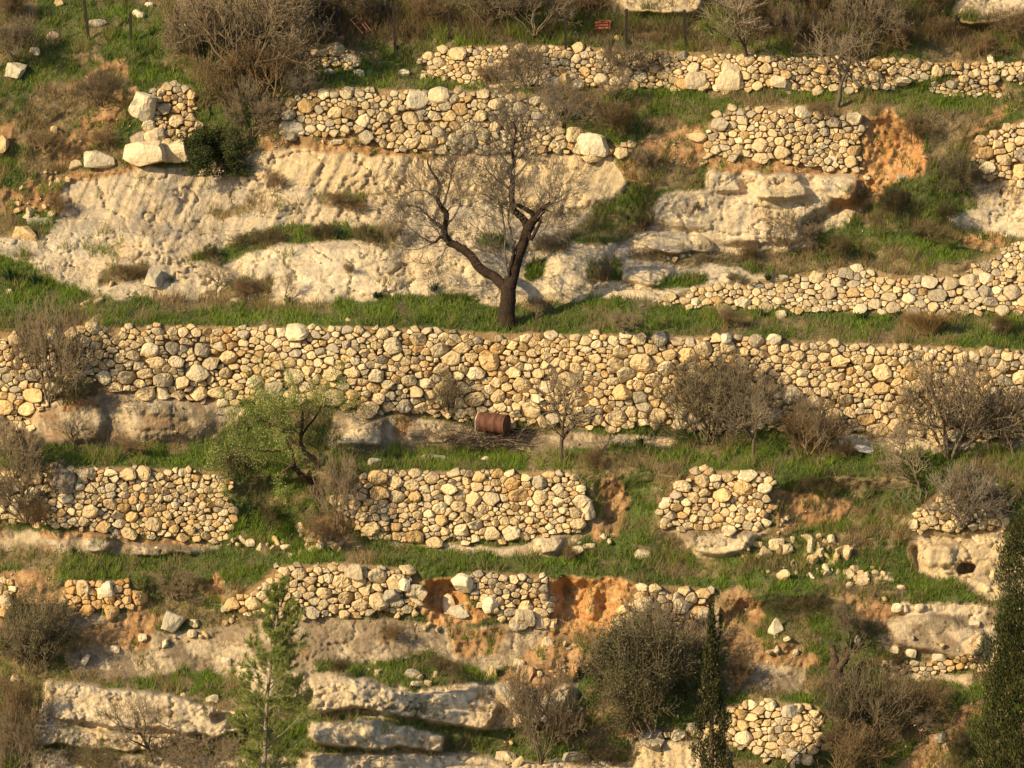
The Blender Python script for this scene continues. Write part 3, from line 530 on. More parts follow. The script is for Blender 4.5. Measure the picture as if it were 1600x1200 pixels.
B_ = [  # px, py, w, h, label, rot, boxy, col
 (224, 168, 36, 44, 'big tilted pale block leaning above the ruined corner of stones', .25, .85, PAL),
 (155, 249, 50, 26, 'flat pale foundation block resting at the left end of the bedrock brow', .05, .8, PAL),
 (224, 241, 72, 38, 'largest pale foundation block on the bedrock below the tilted block', -.12, .75, CRE),
 (277, 236, 42, 36, 'pale foundation block half hidden by the round dark green bush', -.1, .7, CRE),
 (118, 257, 24, 14, 'small flat wedge stone left of the flat foundation block', -.2, .6, CRE),
 (240, 212, 34, 24, 'angular pale stone sitting on the largest foundation block', -.15, .6, CRE),
 (26, 110, 30, 24, 'boxy white boulder in the grass near the upper left edge', .2, .85, PAL),
 (82, 58, 20, 16, 'round reddish boulder on the grass between white block and first fence post', 0, .1, (.5, .36, .24)),
 (153, 36, 28, 12, 'flat grey stone at the foot of the tallest left fence post', 0, .4, GRY),
 (216, 22, 22, 14, 'rounded white stone beside the second fence post from the left', 0, .2, PAL),
 (233, 8, 14, 9, 'small white stone highest on the green slope', 0, .3, PAL),
 (292, 39, 24, 14, 'white stone at the foot of the leaning fence post', .1, .5, PAL),
 (54, 80, 18, 12, 'white stone on a low mound above the boxy white boulder', .1, .6, PAL),
 (5, 226, 18, 28, 'ochre boulder cut by the left edge above the red slope', 0, .4, OCH),
 (84, 203, 12, 12, 'small brown stone alone on the left grassy slope', 0, .4, OCH),
 (92, 6, 16, 12, 'orange stone at the very top near the left corner', 0, .3, OCH),
 (39, 365, 44, 22, 'squared ochre block on the bedrock under the left stone heap', .04, .8, OCH),
 (62, 347, 40, 18, 'grey angular stone lying on the squared ochre block', .15, .6, GRY),
 (241, 433, 34, 30, 'upright grey boulder standing on the lower bedrock', .15, .6, (.5, .43, .32)),
 (14, 457, 16, 11, 'small pale stone in the grass below the left dark strap leaved clumps', 0, .4, PAL),
 (457, 202, 46, 22, 'long flat grey boulder under the left end of the grey and honey wall', .1, .5, GRY),
 (526, 222, 20, 9, 'bright flat stone on the red strip below the wall', 0, .7, PAL),
 (515, 113, 20, 11, 'grey stone half sunk in the top green terrace, left one', 0, .5, GRY),
 (560, 115, 22, 13, 'flat grey boulder in the middle of the top green terrace', 0, .4, GRY),
 (547, 90, 20, 14, 'pale boulder at the right end of the small ruined top wall', 0, .4, CRE),
 (631, 114, 20, 12, 'white boulder alone on the top green terrace', 0, .4, PAL),
 (662, 122, 12, 14, 'small pointed stone at the left end of the top terrace wall', 0, .5, CRE),
 (652, 156, 38, 28, 'large white boulder crowning the wall behind the big almond tree, left of two', .0, .35, PAL),
 (686, 151, 36, 28, 'large rough boulder crowning the wall behind the big almond tree, right of two', .0, .35, CRE),
 (927, 227, 54, 34, 'huge smooth pale boulder at the foot of the thorny brown shrub', .15, .5, PAL),
 (884, 126, 26, 24, 'orange stained boulder at the foot of the top terrace wall', .0, .5, OCH),
 (1086, 126, 34, 28, 'rough ochre boulder built into the foot of the top wall, left of the largest one', 0, .5, CRE),
 (1138, 121, 42, 42, 'largest pale boulder built into the top wall under the bare tree', 0, .55, CRE),
 (966, 60, 14, 10, 'round pinkish stone in dry grass between two top fence posts', 0, .1, OCH),
 (1155, 239, 34, 10, 'long pale slab at the foot of the wall left of the orange earth slip', .0, .7, PAL),
 (1263, 254, 16, 12, 'pale stone fallen below the wall left of the orange earth slip', .2, .5, PAL),
 (1300, 250, 20, 14, 'white stone at the base of the wall beside the orange earth slip', .2, .5, PAL),
 (1410, 277, 18, 9, 'grey flat stone lying on the orange slope', .1, .5, GRY),
 (1216, 128, 26, 18, 'flat pale boulder in the foot of the top wall right of the bare tree', .1, .5, CRE),
 (1413, 127, 26, 14, 'flat yellow boulder in the lower face of the top wall at right', 0, .5, CRE),
 (1549, 92, 14, 13, 'white stone perched on top of the top wall at right', 0, .4, PAL),
 (1221, 492, 24, 14, 'pale boulder on the grass edge left of the round straw tussock', 0, .35, CRE),
 (1224, 434, 18, 10, 'flat grey stone where the loose right wall begins', 0, .4, GRY),
 (1551, 513, 22, 14, 'grey round stone in front of the dark tuft at the right edge', 0, .2, GRY),
 (1210, 531, 24, 18, 'large round coping boulder standing proud on the long wall', .1, .35, PAL),
 (1133, 529, 20, 15, 'round white coping stone standing proud on the long wall', .1, .3, PAL),
 (544, 500, 10, 7, 'small reddish stone on the grass strip above the long wall', 0, .3, OCH),
 (586, 723, 24, 15, 'grey boulder at the left end of the middle grass strip', 0, .35, GRY),
 (678, 715, 44, 12, 'low grey boulder half buried in the grass below the brush pile', 0, .4, GRY),
 (758, 717, 14, 8, 'small pale stone in the grass below the rusty barrel', 0, .3, CRE),
 (95, 753, 44, 40, 'big dark rounded boulder set into the wall among bare brown shrubs', 0, .1, DRK),
 (130, 743, 18, 20, 'pale angular stone beside the big dark rounded boulder', .2, .5, CRE),
 (918, 797, 22, 30, 'tall pale stone at the broken right end of the middle wall', -.2, .55, CRE),
 (1041, 784, 14, 16, 'bright squared stone on the left shoulder of the short wall', .2, .7, PAL),
 (903, 860, 18, 14, 'pale round stone in the grass under the gully', 0, .3, CRE),
 (1003, 866, 28, 16, 'rough grey stone in the grass left of the pale rock', .1, .4, CRE),
 (943, 838, 10, 8, 'small pale stone at the foot of the grassy gully', 0, .5, PAL),
 (457, 869, 15, 9, 'small pale stone above the wall near the pine top', 0, .4, CRE),
 (391, 848, 16, 12, 'pale stone at the left end of the middle rubble', 0, .4, CRE),
 (9, 940, 24, 26, 'large ochre boulder in the left edge stub of wall', 0, .5, CRE),
 (269, 971, 36, 34, 'squarish grey boulder balanced on the grass slope at lower left', .55, .75, (.50, .44, .32)),
 (300, 990, 16, 14, 'rounded pale stone, right neighbour of the squarish grey boulder', 0, .3, CRE),
 (303, 974, 15, 13, 'pale stone just behind the pair right of the squarish grey boulder', 0, .4, CRE),
 (258, 1006, 12, 16, 'white upright stone below the squarish grey boulder', .3, .5, PAL),
 (222, 996, 14, 14, 'pale stone left of and below the squarish grey boulder', .2, .5, CRE),
 (180, 1014, 16, 12, 'white stone on the upper edge of the grey brown rock', .2, .5, PAL),
 (134, 1030, 12, 18, 'white leaning splinter of stone right of the dark left bush', .6, .7, PAL),
 (353, 1033, 15, 13, 'white stone lying on the grey brown rock face', .2, .5, PAL),
 (352, 951, 15, 12, 'grey stone fallen at the left end of the wall behind the pine', 0, .4, GRY),
 (166, 921, 28, 26, 'big white stone on top of the low reddish ruined wall', 0, .35, PAL),
 (128, 918, 28, 22, 'big pale stone on the left part of the reddish ruined wall', 0, .45, CRE),
 (332, 1092, 20, 14, 'rounded white stone on the long slab of bedrock', 0, .3, PAL),
 (286, 1086, 10, 7, 'small brown stone on the edge of the long slab of bedrock', 0, .3, CRE),
 (26, 1062, 20, 20, 'round pale boulder between the dark left bush and the long slab', 0, .3, CRE),
 (387, 1123, 16, 13, 'pale stone off the right tip of the long slab', 0, .5, PAL),
 (552, 894, 32, 26, 'largest squared block near the top of the wall behind the pine', 0, .75, CRE),
 (613, 930, 28, 22, 'squared grey block at the right end of the wall behind the pine', 0, .7, GRY),
 (628, 912, 24, 20, 'pale block on the collapsing right end of the wall behind the pine', .3, .6, PAL),
 (653, 925, 28, 20, 'tilted pale stone sliding off the right end of that wall', .5, .6, CRE),
 (650, 940, 26, 14, 'flat slanting stone below the tilted sliding stone', .5, .6, CRE),
 (722, 911, 34, 30, 'big rough white boulder on top of the red earth gap', .1, .5, PAL),
 (701, 944, 24, 32, 'upright pale boulder in the middle of the small red earth gap', -.15, .45, CRE),
 (716, 957, 38, 22, 'wedge shaped grey stone fallen at the bottom of the small red gap', -.3, .6, (.5, .45, .33)),
 (767, 946, 26, 28, 'large leaning egg shaped stone right of the small red gap', -.4, .3, PAL),
 (820, 965, 30, 26, 'squared pale block in the lower wall left of the red scar', .05, .75, CRE),
 (846, 968, 20, 28, 'upright cream block beside the red scar', .0, .65, CRE),
 (862, 974, 16, 14, 'pale stone rolled out at the left lip of the red scar', .2, .5, CRE),
 (1008, 946, 34, 26, 'large smooth block in the wall right of the red scar, left of two', .0, .6, CRE),
 (1063, 947, 28, 24, 'large smooth block in the wall right of the red scar, right of two', .0, .45, CRE),
 (1100, 964, 22, 28, 'tall pale block at the right end of the wall beside the slim cypress', .0, .55, CRE),
 (822, 1056, 36, 32, 'round orange brown boulder at the foot of the red debris', 0, .35, (.48, .31, .16)),
 (768, 1052, 20, 24, 'orange upright stone on the edge of the pale ledge', .1, .65, OCH),
 (645, 1056, 30, 20, 'dark cracked boulder in the little stone heap on the ledge', .2, .4, (.38, .31, .23)),
 (812, 1037, 22, 14, 'pale stone in the red debris above the round orange boulder', .2, .5, CRE),
 (855, 1005, 16, 20, 'pale stone on the left border of the red debris', .4, .5, CRE),
 (1213, 981, 34, 30, 'white pyramid shaped boulder on a small heap of stones', 0, .3, PAL),
 (1402, 950, 20, 14, 'round white stone at the left of the row above the right rock face', 0, .25, PAL),
 (1437, 950, 18, 13, 'pale stone in the row above the right rock face, middle one', 0, .3, CRE),
 (1415, 950, 8, 13, 'narrow upright stone in the row above the right rock face', 0, .4, CRE),
 (1523, 975, 18, 12, 'pale brown stone on the rock beside the right cypress', 0, .3, CRE),
 (1398, 1015, 18, 12, 'pale stone in grass at the foot of the right rock face', 0, .4, CRE),
 (1424, 1018, 18, 18, 'wedge of pale stone at the foot of the right rock face', .3, .5, PAL),
 (1468, 1026, 24, 18, 'large rounded stone in the low row by the right cypress', .0, .3, (.52, .46, .34)),
 (1388, 1042, 26, 12, 'flat grey stone at the left end of the low row', .0, .5, GRY),
 (1388, 906, 20, 14, 'pale slanting stone above the bright green patch', .4, .6, CRE),
 (1328, 915, 14, 12, 'pale round stone in the grass above the dead olive stump', 0, .3, CRE),
 (1408, 918, 14, 8, 'small pale stone inside the bright green patch', 0, .4, CRE),
 (1237, 1114, 34, 26, 'largest round block on top of the bottom right wall', 0, .45, (.52, .46, .35)),
 (1250, 1131, 28, 14, 'flat orange block under the largest round block', 0, .8, OCH),
 (1237, 1180, 32, 22, 'big grey block at the foot of the bottom right wall', .0, .7, GRY),
 (1003, 1149, 24, 14, 'squared pale stone at the left end of the bottom wall beside the slim cypress', .0, .7, CRE),
 (1083, 1138, 22, 18, 'round pale stone touching the slim cypress on its left', .0, .4, CRE),
 (1470, 1152, 22, 18, 'grey boulder on the upper edge of the red bank by the right cypress', .1, .4, GRY),
 (1480, 1166, 20, 14, 'pinkish boulder just under the grey one on the red bank', .1, .4, (.5, .38, .27)),
 (1532, 1192, 14, 14, 'brown stone at the bottom next to the right cypress', .1, .4, OCH),
 (790, 1183, 34, 18, 'pale boulder at the bottom under the grey twiggy tree', .1, .5, CRE),
 (940, 1194, 36, 16, 'flat white boulder cut by the bottom edge', .1, .5, PAL),
 (900, 1184, 44, 18, 'grey flat boulder at the bottom right of the grey twiggy tree', .1, .4, GRY),
 (1340, 1000, 10, 14, 'small dark stone at the left border of the right rock face', 0, .3, GRY),
]
for i, (px, py, w_, h_, lab, rot, bx, col) in enumerate(B_):
    inwall = 'wall' in lab and ('in the' in lab or 'crowning' in lab or 'into' in lab or 'near the top' in lab or 'coping' in lab or 'right end of the wall' in lab)
    boulder(px, py, w_, h_, lab, 500+i, rot, bx, col, 'stone' if w_ < 22 else 'boulder', out=.22 if inwall else None, yaw=((i*37) % 10-5)*.08, depth=(.45 if inwall else None), name='stone' if w_ < 22 else 'boulder')

# heaps of fallen stones: every stone its own thing
rs = np.random.default_rng(7)
PROTO = [rock_mesh('rubble_stone', 900+i, (1, rs.uniform(.6, .9), rs.uniform(.5, .8)), rs.uniform(.3, .8), 8, STONE_PAL[[0, 2, 1, 4, 2, 0, 6, 3][i]], small=True) for i in range(8)]
for p_ in PROTO: p_.materials.append(M_boulder)
HEAPS = [
 ([(355,845),(385,840),(395,865),(350,865)], 9, 6, 13, 'stone fallen below the clean broken wall end'),
 ([(535,842),(575,850),(570,870),(530,862)], 8, 6, 13, 'stone fallen at the left foot of the middle wall'),
 ([(905,838),(950,830),(955,850),(900,860)], 9, 6, 13, 'stone fallen below the right end of the middle wall'),
 ([(1190,838),(1225,830),(1235,850),(1190,860)], 8, 6, 13, 'stone fallen by the short wall'),
 ([(340,958),(380,965),(420,972),(350,980)], 8, 6, 13, 'stone fallen below the wall behind the pine'),
 ([(640,966),(690,970),(700,985),(640,980)], 8, 6, 13, 'stone below the small red gap'),
 ([(1090,1012),(1140,1005),(1140,1030),(1095,1030)], 9, 6, 13, 'stone fallen beside the slim cypress'),
 ([(1085,245),(1130,248),(1120,268),(1080,262)], 8, 6, 12, 'stone below the wall patch'),
 ([(1350,270),(1400,275),(1390,300),(1345,290)], 9, 5, 12, 'stone below the orange earth slip'),
 ([(1150,868),(1180,848),(1230,840),(1275,835),(1300,842),(1350,878),(1400,905),(1370,915),(1300,902),(1230,902),(1170,885)], 112, 7, 24, 'angular stone in the pale rubble spill at right'),
 ([(1320,880),(1345,868),(1400,905),(1370,912)], 8, 8, 20, 'splinter of stone ending the rubble spill'),
 ([(395,855),(430,828),(470,820),(545,850),(500,865),(400,868)], 44, 7, 20, 'fallen stone in the rubble under the leaning green tree'),
 ([(1188,1000),(1205,985),(1235,990),(1246,1020),(1190,1024)], 16, 8, 15, 'stone in the heap under the white pyramid boulder'),
 ([(5,312),(50,305),(85,335),(70,352),(10,350)], 22, 9, 18, 'ochre stone in the heap left of the bedrock'),
 ([(60,262),(110,262),(105,285),(30,300),(20,285)], 26, 4, 10, 'small reddish stone in the scree below the red bank'),
 ([(570,1040),(620,1058),(680,1050),(690,1070),(600,1070)], 20, 6, 15, 'stone in the heap on the pale ledge'),
 ([(790,1000),(870,1000),(930,1010),(840,1078),(780,1050)], 24, 6, 14, 'stone in the red debris below the earth scar'),
 ([(260,985),(340,985),(370,1000),(280,1008),(240,1000)], 12, 5, 10, 'pale stone along the top of the grey brown rock'),
 ([(1215,810),(1245,808),(1250,830),(1215,828)], 8, 7, 12, 'white stone on orange soil beside the short wall'),
 ([(160,445),(240,430),(200,470),(130,475)], 10, 7, 16, 'pale stone in grass under the lower left bedrock'),
 ([(920,445),(960,440),(975,460),(930,462)], 8, 6, 12, 'stone in the pile on bedrock by the big tree'),
 ([(1040,398),(1085,398),(1080,408),(1040,408)], 7, 8, 13, 'stone under the overhanging bedrock slab'),
 ([(1370,925),(1480,1000),(1540,1010),(1500,1036),(1400,1035)], 14, 6, 14, 'stone lying against the right rock face'),
 ([(1030,222),(1090,228),(1060,262),(1010,250)], 9, 5, 12, 'stone on the brown slope left of the wall patch'),
 ([(760,1150),(830,1160),(880,1190),(790,1195)], 8, 6, 14, 'stone under the grey twiggy tree'),
]
for pl, n, s0, s1, lab in HEAPS:
    n = int(n*(.62 if n < 40 else .95)+.5)
    pa = np.array(pl, float); k = 0; big = rs.uniform(0, 1)
    while k < n:
        x = rs.uniform(pa[:, 0].min(), pa[:, 0].max()); y = rs.uniform(pa[:, 1].min(), pa[:, 1].max())
        if not inpoly(np.array([x]), np.array([y]), pl)[0]: continue
        s = .86*(s0*.75+(s1*1.15-s0*.75)*rs.uniform(0, 1)**1.8)/pxm(x, y)
        o = bpy.data.objects.new('rubble_stone', PROTO[rs.integers(8)]); COL.objects.link(o)
        o.location = Vector(G(x, y, s*.24)); o.scale = (s*rs.uniform(.8, 1.7), s*rs.uniform(.6, 1), s*rs.uniform(.7, 1.3)); o.rotation_euler = (rs.normal(0, .4), rs.normal(0, .5), rs.uniform(0, 6.28))
        c_ = (pa.min(0)+pa.max(0))/2; dx_ = (x-c_[0])/(np.ptp(pa[:, 0])/2); dy_ = (y-c_[1])/(np.ptp(pa[:, 1])/2); el = o.scale[0]/o.scale[2]
        big = max(o.scale)*pxm(x, y); sz = 'big' if big > (s0+s1)*.6 else 'tiny' if big < s0*1.05 else ('flat' if el > 1.4 else 'tall' if el < .85 else 'middling')
        pos = ('upper', 'mid', 'lower')[int(dy_ > -.33)+int(dy_ > .33)]+' '+('far left', 'left', 'middle', 'right', 'far right')[int(np.clip((dx_+1)*2.5, 0, 4))]
        base_ = lab[6:] if lab.startswith('small ') or lab.startswith('little') else lab
        tag(o, sz+' '+base_.strip()+', '+pos, 'stone', 'stones: '+' '.join(lab.split()[1:8])); k += 1

# gravel and crumbs nobody could count
def stuff_crumbs():
    n = 26000; x = rs.uniform(-60, 1660, n); y = rs.uniform(-20, 1240, n)
    wS = samp(W[SOIL]+W[RED]*.6, x, y)*.9+samp(W[STAIN], x, y)*.16+samp(W[ROCK], x, y)*.06+samp(W[EARTH], x, y)*.05+samp(W[YROCK], x, y)*.05+.025
    kk = rs.uniform(0, 1, n) < wS*(.3+np.clip(fbm(x/30, y/22, 3, 3, 71)*1.8+.4, 0, 1.5)); x, y = x[kk], y[kk]; n = len(x)
    s = (rs.pareto(2.6, n)+1)*1.5; s = np.clip(s, 1.5, 9)/52
    base = np.array([(1, 0, 0), (-1, 0, 0), (0, 1, 0), (0, -1, 0), (0, 0, 1), (0, 0, -1)], float)*.5
    F0 = np.array([(0, 2, 4), (2, 1, 4), (1, 3, 4), (3, 0, 4), (2, 0, 5), (1, 2, 5), (3, 1, 5), (0, 3, 5)])
    sc = rs.uniform(.6, 1.2, (n, 1, 3)); V = base[None]*sc+rs.normal(0, .12, (n, 6, 3))
    a = rs.uniform(0, 6.28, n); ca, sa = np.cos(a)[:, None], np.sin(a)[:, None]
    V = np.stack([V[..., 0]*ca-V[..., 1]*sa, V[..., 0]*sa+V[..., 1]*ca, V[..., 2]*.8+V[..., 0]*.3], -1)*s[:, None, None]
    V += G(x, y, .02)[:, None, :]; F = (F0[None]+np.arange(n)[:, None, None]*6).reshape(-1, 3)
    c = np.array([(.64, .52, .34), (.66, .58, .42), (.56, .40, .22), (.46, .36, .24)])[rs.integers(0, 4, n)]*rs.uniform(.75, 1.1, (n, 1))
    tag(link('gravel', make_mesh('gravel', V.reshape(-1, 3), [F], np.repeat(c, 6, 0), smooth=False), M_stone), kind='stuff')
stuff_crumbs()

# ------------------------------------------------------------------ grass (nobody could count it)
def grass_field():
    rg = np.random.default_rng(11); n = 1500000
    x = rg.uniform(-110, 1710, n); y = rg.uniform(-60, 1260, n)
    wg, wd, wsn = samp(W[GRASS], x, y), samp(W[DRY], x, y), samp(W[SOIL]*1.6+W[RED]*.5, x, y)
    wr = samp(W[ROCK]+W[STAIN]+W[YROCK], x, y); we = samp(W[EARTH], x, y)
    cl = fbm(x/13, y/10, 1, 3, 81); cl2 = fbm(x/55, y/26, 5, 4, 82)
    top = sstep(95, 60, y)*sstep(440, 520, x)
    p = wg*(.60+.5*cl)+wd*(.42+.5*cl+.2*top)+wsn*np.clip(.8*cl-.06+.3*cl2, 0, .3)+wr*np.clip(1.1*cl2+.6*cl-.42, 0, .25)+we*0.012
    k = rg.uniform(0, 1, n) < p; x, y, wg, wd, cl, cl2, top, wr = (v[k] for v in (x, y, wg, wd, cl, cl2, top, wr)); n = len(x)
    dryf = sstep(-.10, .28, cl2*1.2+.6*(wd-wg)*.5+cl*.4-.02)
    isdry = rg.uniform(0, 1, n) < np.clip(dryf*.55+.05+wr*.4+.5*wd+top*.4, 0, .97)
    bright = sstep(.05, .35, fbm(x/75, y/20, 9, 3, 83)+.05)
    for bx, by, bw, bh in ((1450, 925, 70, 22), (960, 706, 90, 14), (1150, 712, 90, 14), (620, 485, 130, 18), (400, 500, 120, 14), (640, 702, 100, 14), (260, 720, 100, 12), (110, 878, 110, 12), (1580, 715, 50, 22), (220, 40, 60, 20), (330, 140, 60, 10), (560, 130, 120, 10), (960, 330, 60, 24), (1330, 155, 100, 12), (1460, 385, 90, 16), (300, 1070, 60, 14), (460, 740, 60, 40)):
        g_ = np.exp(-((x-bx)/bw)**2-((y-by)/bh)**2); bright = np.maximum(bright, g_)
    green = np.array([.165, .22, .052])*(1-bright[:, None])+np.array([.19, .275, .04])*bright[:, None]
    dry = np.array([.30, .24, .13])*(1-top[:, None]*.4)+np.array([.10, .05, .0])*np.clip(cl, 0, 1)[:, None]
    c = np.where((isdry & (rg.uniform(0, 1, n) > bright*.6))[:, None], dry, green)*rg.uniform(.65, 1.3, (n, 1))
    h = np.where(isdry, rg.uniform(.12, .36, n), rg.uniform(.07, .22, n))*(1+1.5*np.clip(cl, -.4, .6))*(1+.7*top)
    wd_ = np.where(isdry, .008, .013)*rg.uniform(.8, 1.6, n)
    B = G(x, y, -.02); a = rg.uniform(0, 6.283, n); lean = rg.uniform(.1, .8, n)*h
    tip = B+np.stack([np.cos(a)*lean, np.sin(a)*lean-.1*h, h*rg.uniform(.7, 1, n)], 1)
    b2 = rg.uniform(-.9, .9, n); s = np.stack([np.cos(b2), np.sin(b2), np.zeros(n)], 1)*wd_[:, None]
    V = np.stack([B-s, B+s, tip], 1).reshape(-1, 3)
    C = np.repeat(c, 3, 0)
    F = np.arange(3*n).reshape(-1, 3)
    print('blades', n)
    tag(link('grass', make_mesh('grass', V, [F], C, smooth=False), M_grass), kind='stuff')
grass_field()

# ------------------------------------------------------------------ branching
def norm(v): return v/(np.linalg.norm(v)+1e-9)
def perp(rg, d, ang):
    r = norm(np.cross(d, rg.normal(size=3))); return norm(d*math.cos(ang)+r*math.sin(ang))
def grow(rg, p, d, L, r, lev, mx, out, up=.1, spread=.7, nch=4, wig=.18, lr=.68, rr=.5, seg=4, r1=.45):
    p = np.array(p, float); pts = [p]; rad = [r]; ds = []
    for i in range(seg):
        d = norm(d+wig*rg.normal(size=3)+np.array([0, 0, up])); p = p+d*L/seg; pts.append(p); rad.append(r*(1-(1-r1)*(i+1)/seg)); ds.append(d)
    out.append((np.array(pts), np.array(rad), lev))
    if lev < mx:
        k = max(1, int(nch+rg.uniform(-1, 1.5)))
        for _ in range(k):
            t = rg.uniform(.25, 1.0)*seg; i = min(int(t), seg-1); u = t-i
            q = pts[i]*(1-u)+pts[i+1]*u
            grow(rg, q, perp(rg, ds[i], spread*rg.uniform(.6, 1.3)), L*lr*rg.uniform(.7, 1.2), max(r*rr, .0018), lev+1, mx, out, up, spread, nch, wig*1.1, lr, rr, max(3, seg-1) if lev > 0 else seg, r1)
        grow(rg, pts[-1], ds[-1], L*lr*.8, r*r1*1.0, lev+1, mx, out, up, spread, nch, wig*1.1, lr, rr, seg, r1)
def tubes(lines, sides=3, minr=.0):
    VV = []; FF = []; base = 0
    for pts, rad, lev in lines:
        s = sides if not callable(sides) else sides(lev)
        d = np.gradient(pts, axis=0); d /= np.linalg.norm(d, axis=1)[:, None]+1e-9
        ref = np.array([.31, .87, .38]); u = np.cross(d, ref); u /= np.linalg.norm(u, axis=1)[:, None]+1e-9; v = np.cross(d, u)
        a = np.arange(s)*2*math.pi/s; r = np.maximum(rad, minr)[:, None, None]
        V = pts[:, None, :]+r*(np.cos(a)[None, :, None]*u[:, None]+np.sin(a)[None, :, None]*v[:, None]); n = len(pts)
        VV.append(V.reshape(-1, 3)); k = np.arange(s); i = np.arange(n-1)[:, None]*s
        A = i+k; Bq = i+(k+1) % s
        FF.append((np.stack([A, Bq, Bq+s, A+s], -1).reshape(-1, 4)+base)); base += n*s
    return np.concatenate(VV), np.concatenate(FF)
def tube_mesh(name, lines, col, sides=3, minr=0., seed=0, var=.25, rough=0.):
    V, F = tubes(lines, sides, minr)
    if rough: V = V+rough*np.stack([fbm(V[:, 0]*4, V[:, 1]*4, V[:, 2]*3, 3, seed+i) for i in range(3)], 1)
    c = np.array(col)*(1+var*fbm(V[:, 0]*3, V[:, 1]*3, V[:, 2]*3+seed, 2, 5))[:, None]
    return make_mesh(name, V, [F], c)
def leaf_mesh(name, pts, size, cols, rg, aspect=.5, up=0., dirs=None, smooth=False):
    n = len(pts); d = rg.normal(size=(n, 3)) if dirs is None else dirs+rg.normal(size=(n, 3))*.35
    d[:, 2] += up; d /= np.linalg.norm(d, axis=1)[:, None]; s = np.cross(d, rg.normal(size=(n, 3))); s /= np.linalg.norm(s, axis=1)[:, None]+1e-9
    L = size*rg.uniform(.6, 1.3, n)[:, None]; V = np.stack([pts, pts+d*L*.5+s*L*aspect*.5, pts+d*L, pts+d*L*.5-s*L*aspect*.5], 1).reshape(-1, 3)
    c = np.array(cols)[rg.integers(0, len(cols), n)]*rg.uniform(.7, 1.3, (n, 1))
    return make_mesh(name, V, [np.arange(4*n).reshape(-1, 4)], np.repeat(c, 4, 0), smooth=smooth)
def line_points(rg, lines, n, levmin, jit):
    L = [l for l in lines if l[2] >= levmin]; k = rg.integers(0, len(L), n); t = rg.uniform(0, 1, n); P_ = np.empty((n, 3))
    for i in range(n):
        p = L[k[i]][0]; u = t[i]*(len(p)-1); a = min(int(u), len(p)-2); P_[i] = p[a]+(p[a+1]-p[a])*(u-a)
    return P_+rg.normal(size=(n, 3))*jit
def box_fit(lines):
    A = np.concatenate([l[0] for l in lines]); lo, hi = np.percentile(A, 1, 0), np.percentile(A, 99, 0)
    w_ = max(hi[0]-lo[0], hi[1]-lo[1]); return (lo+hi)/2, w_, max(hi[2], .01)

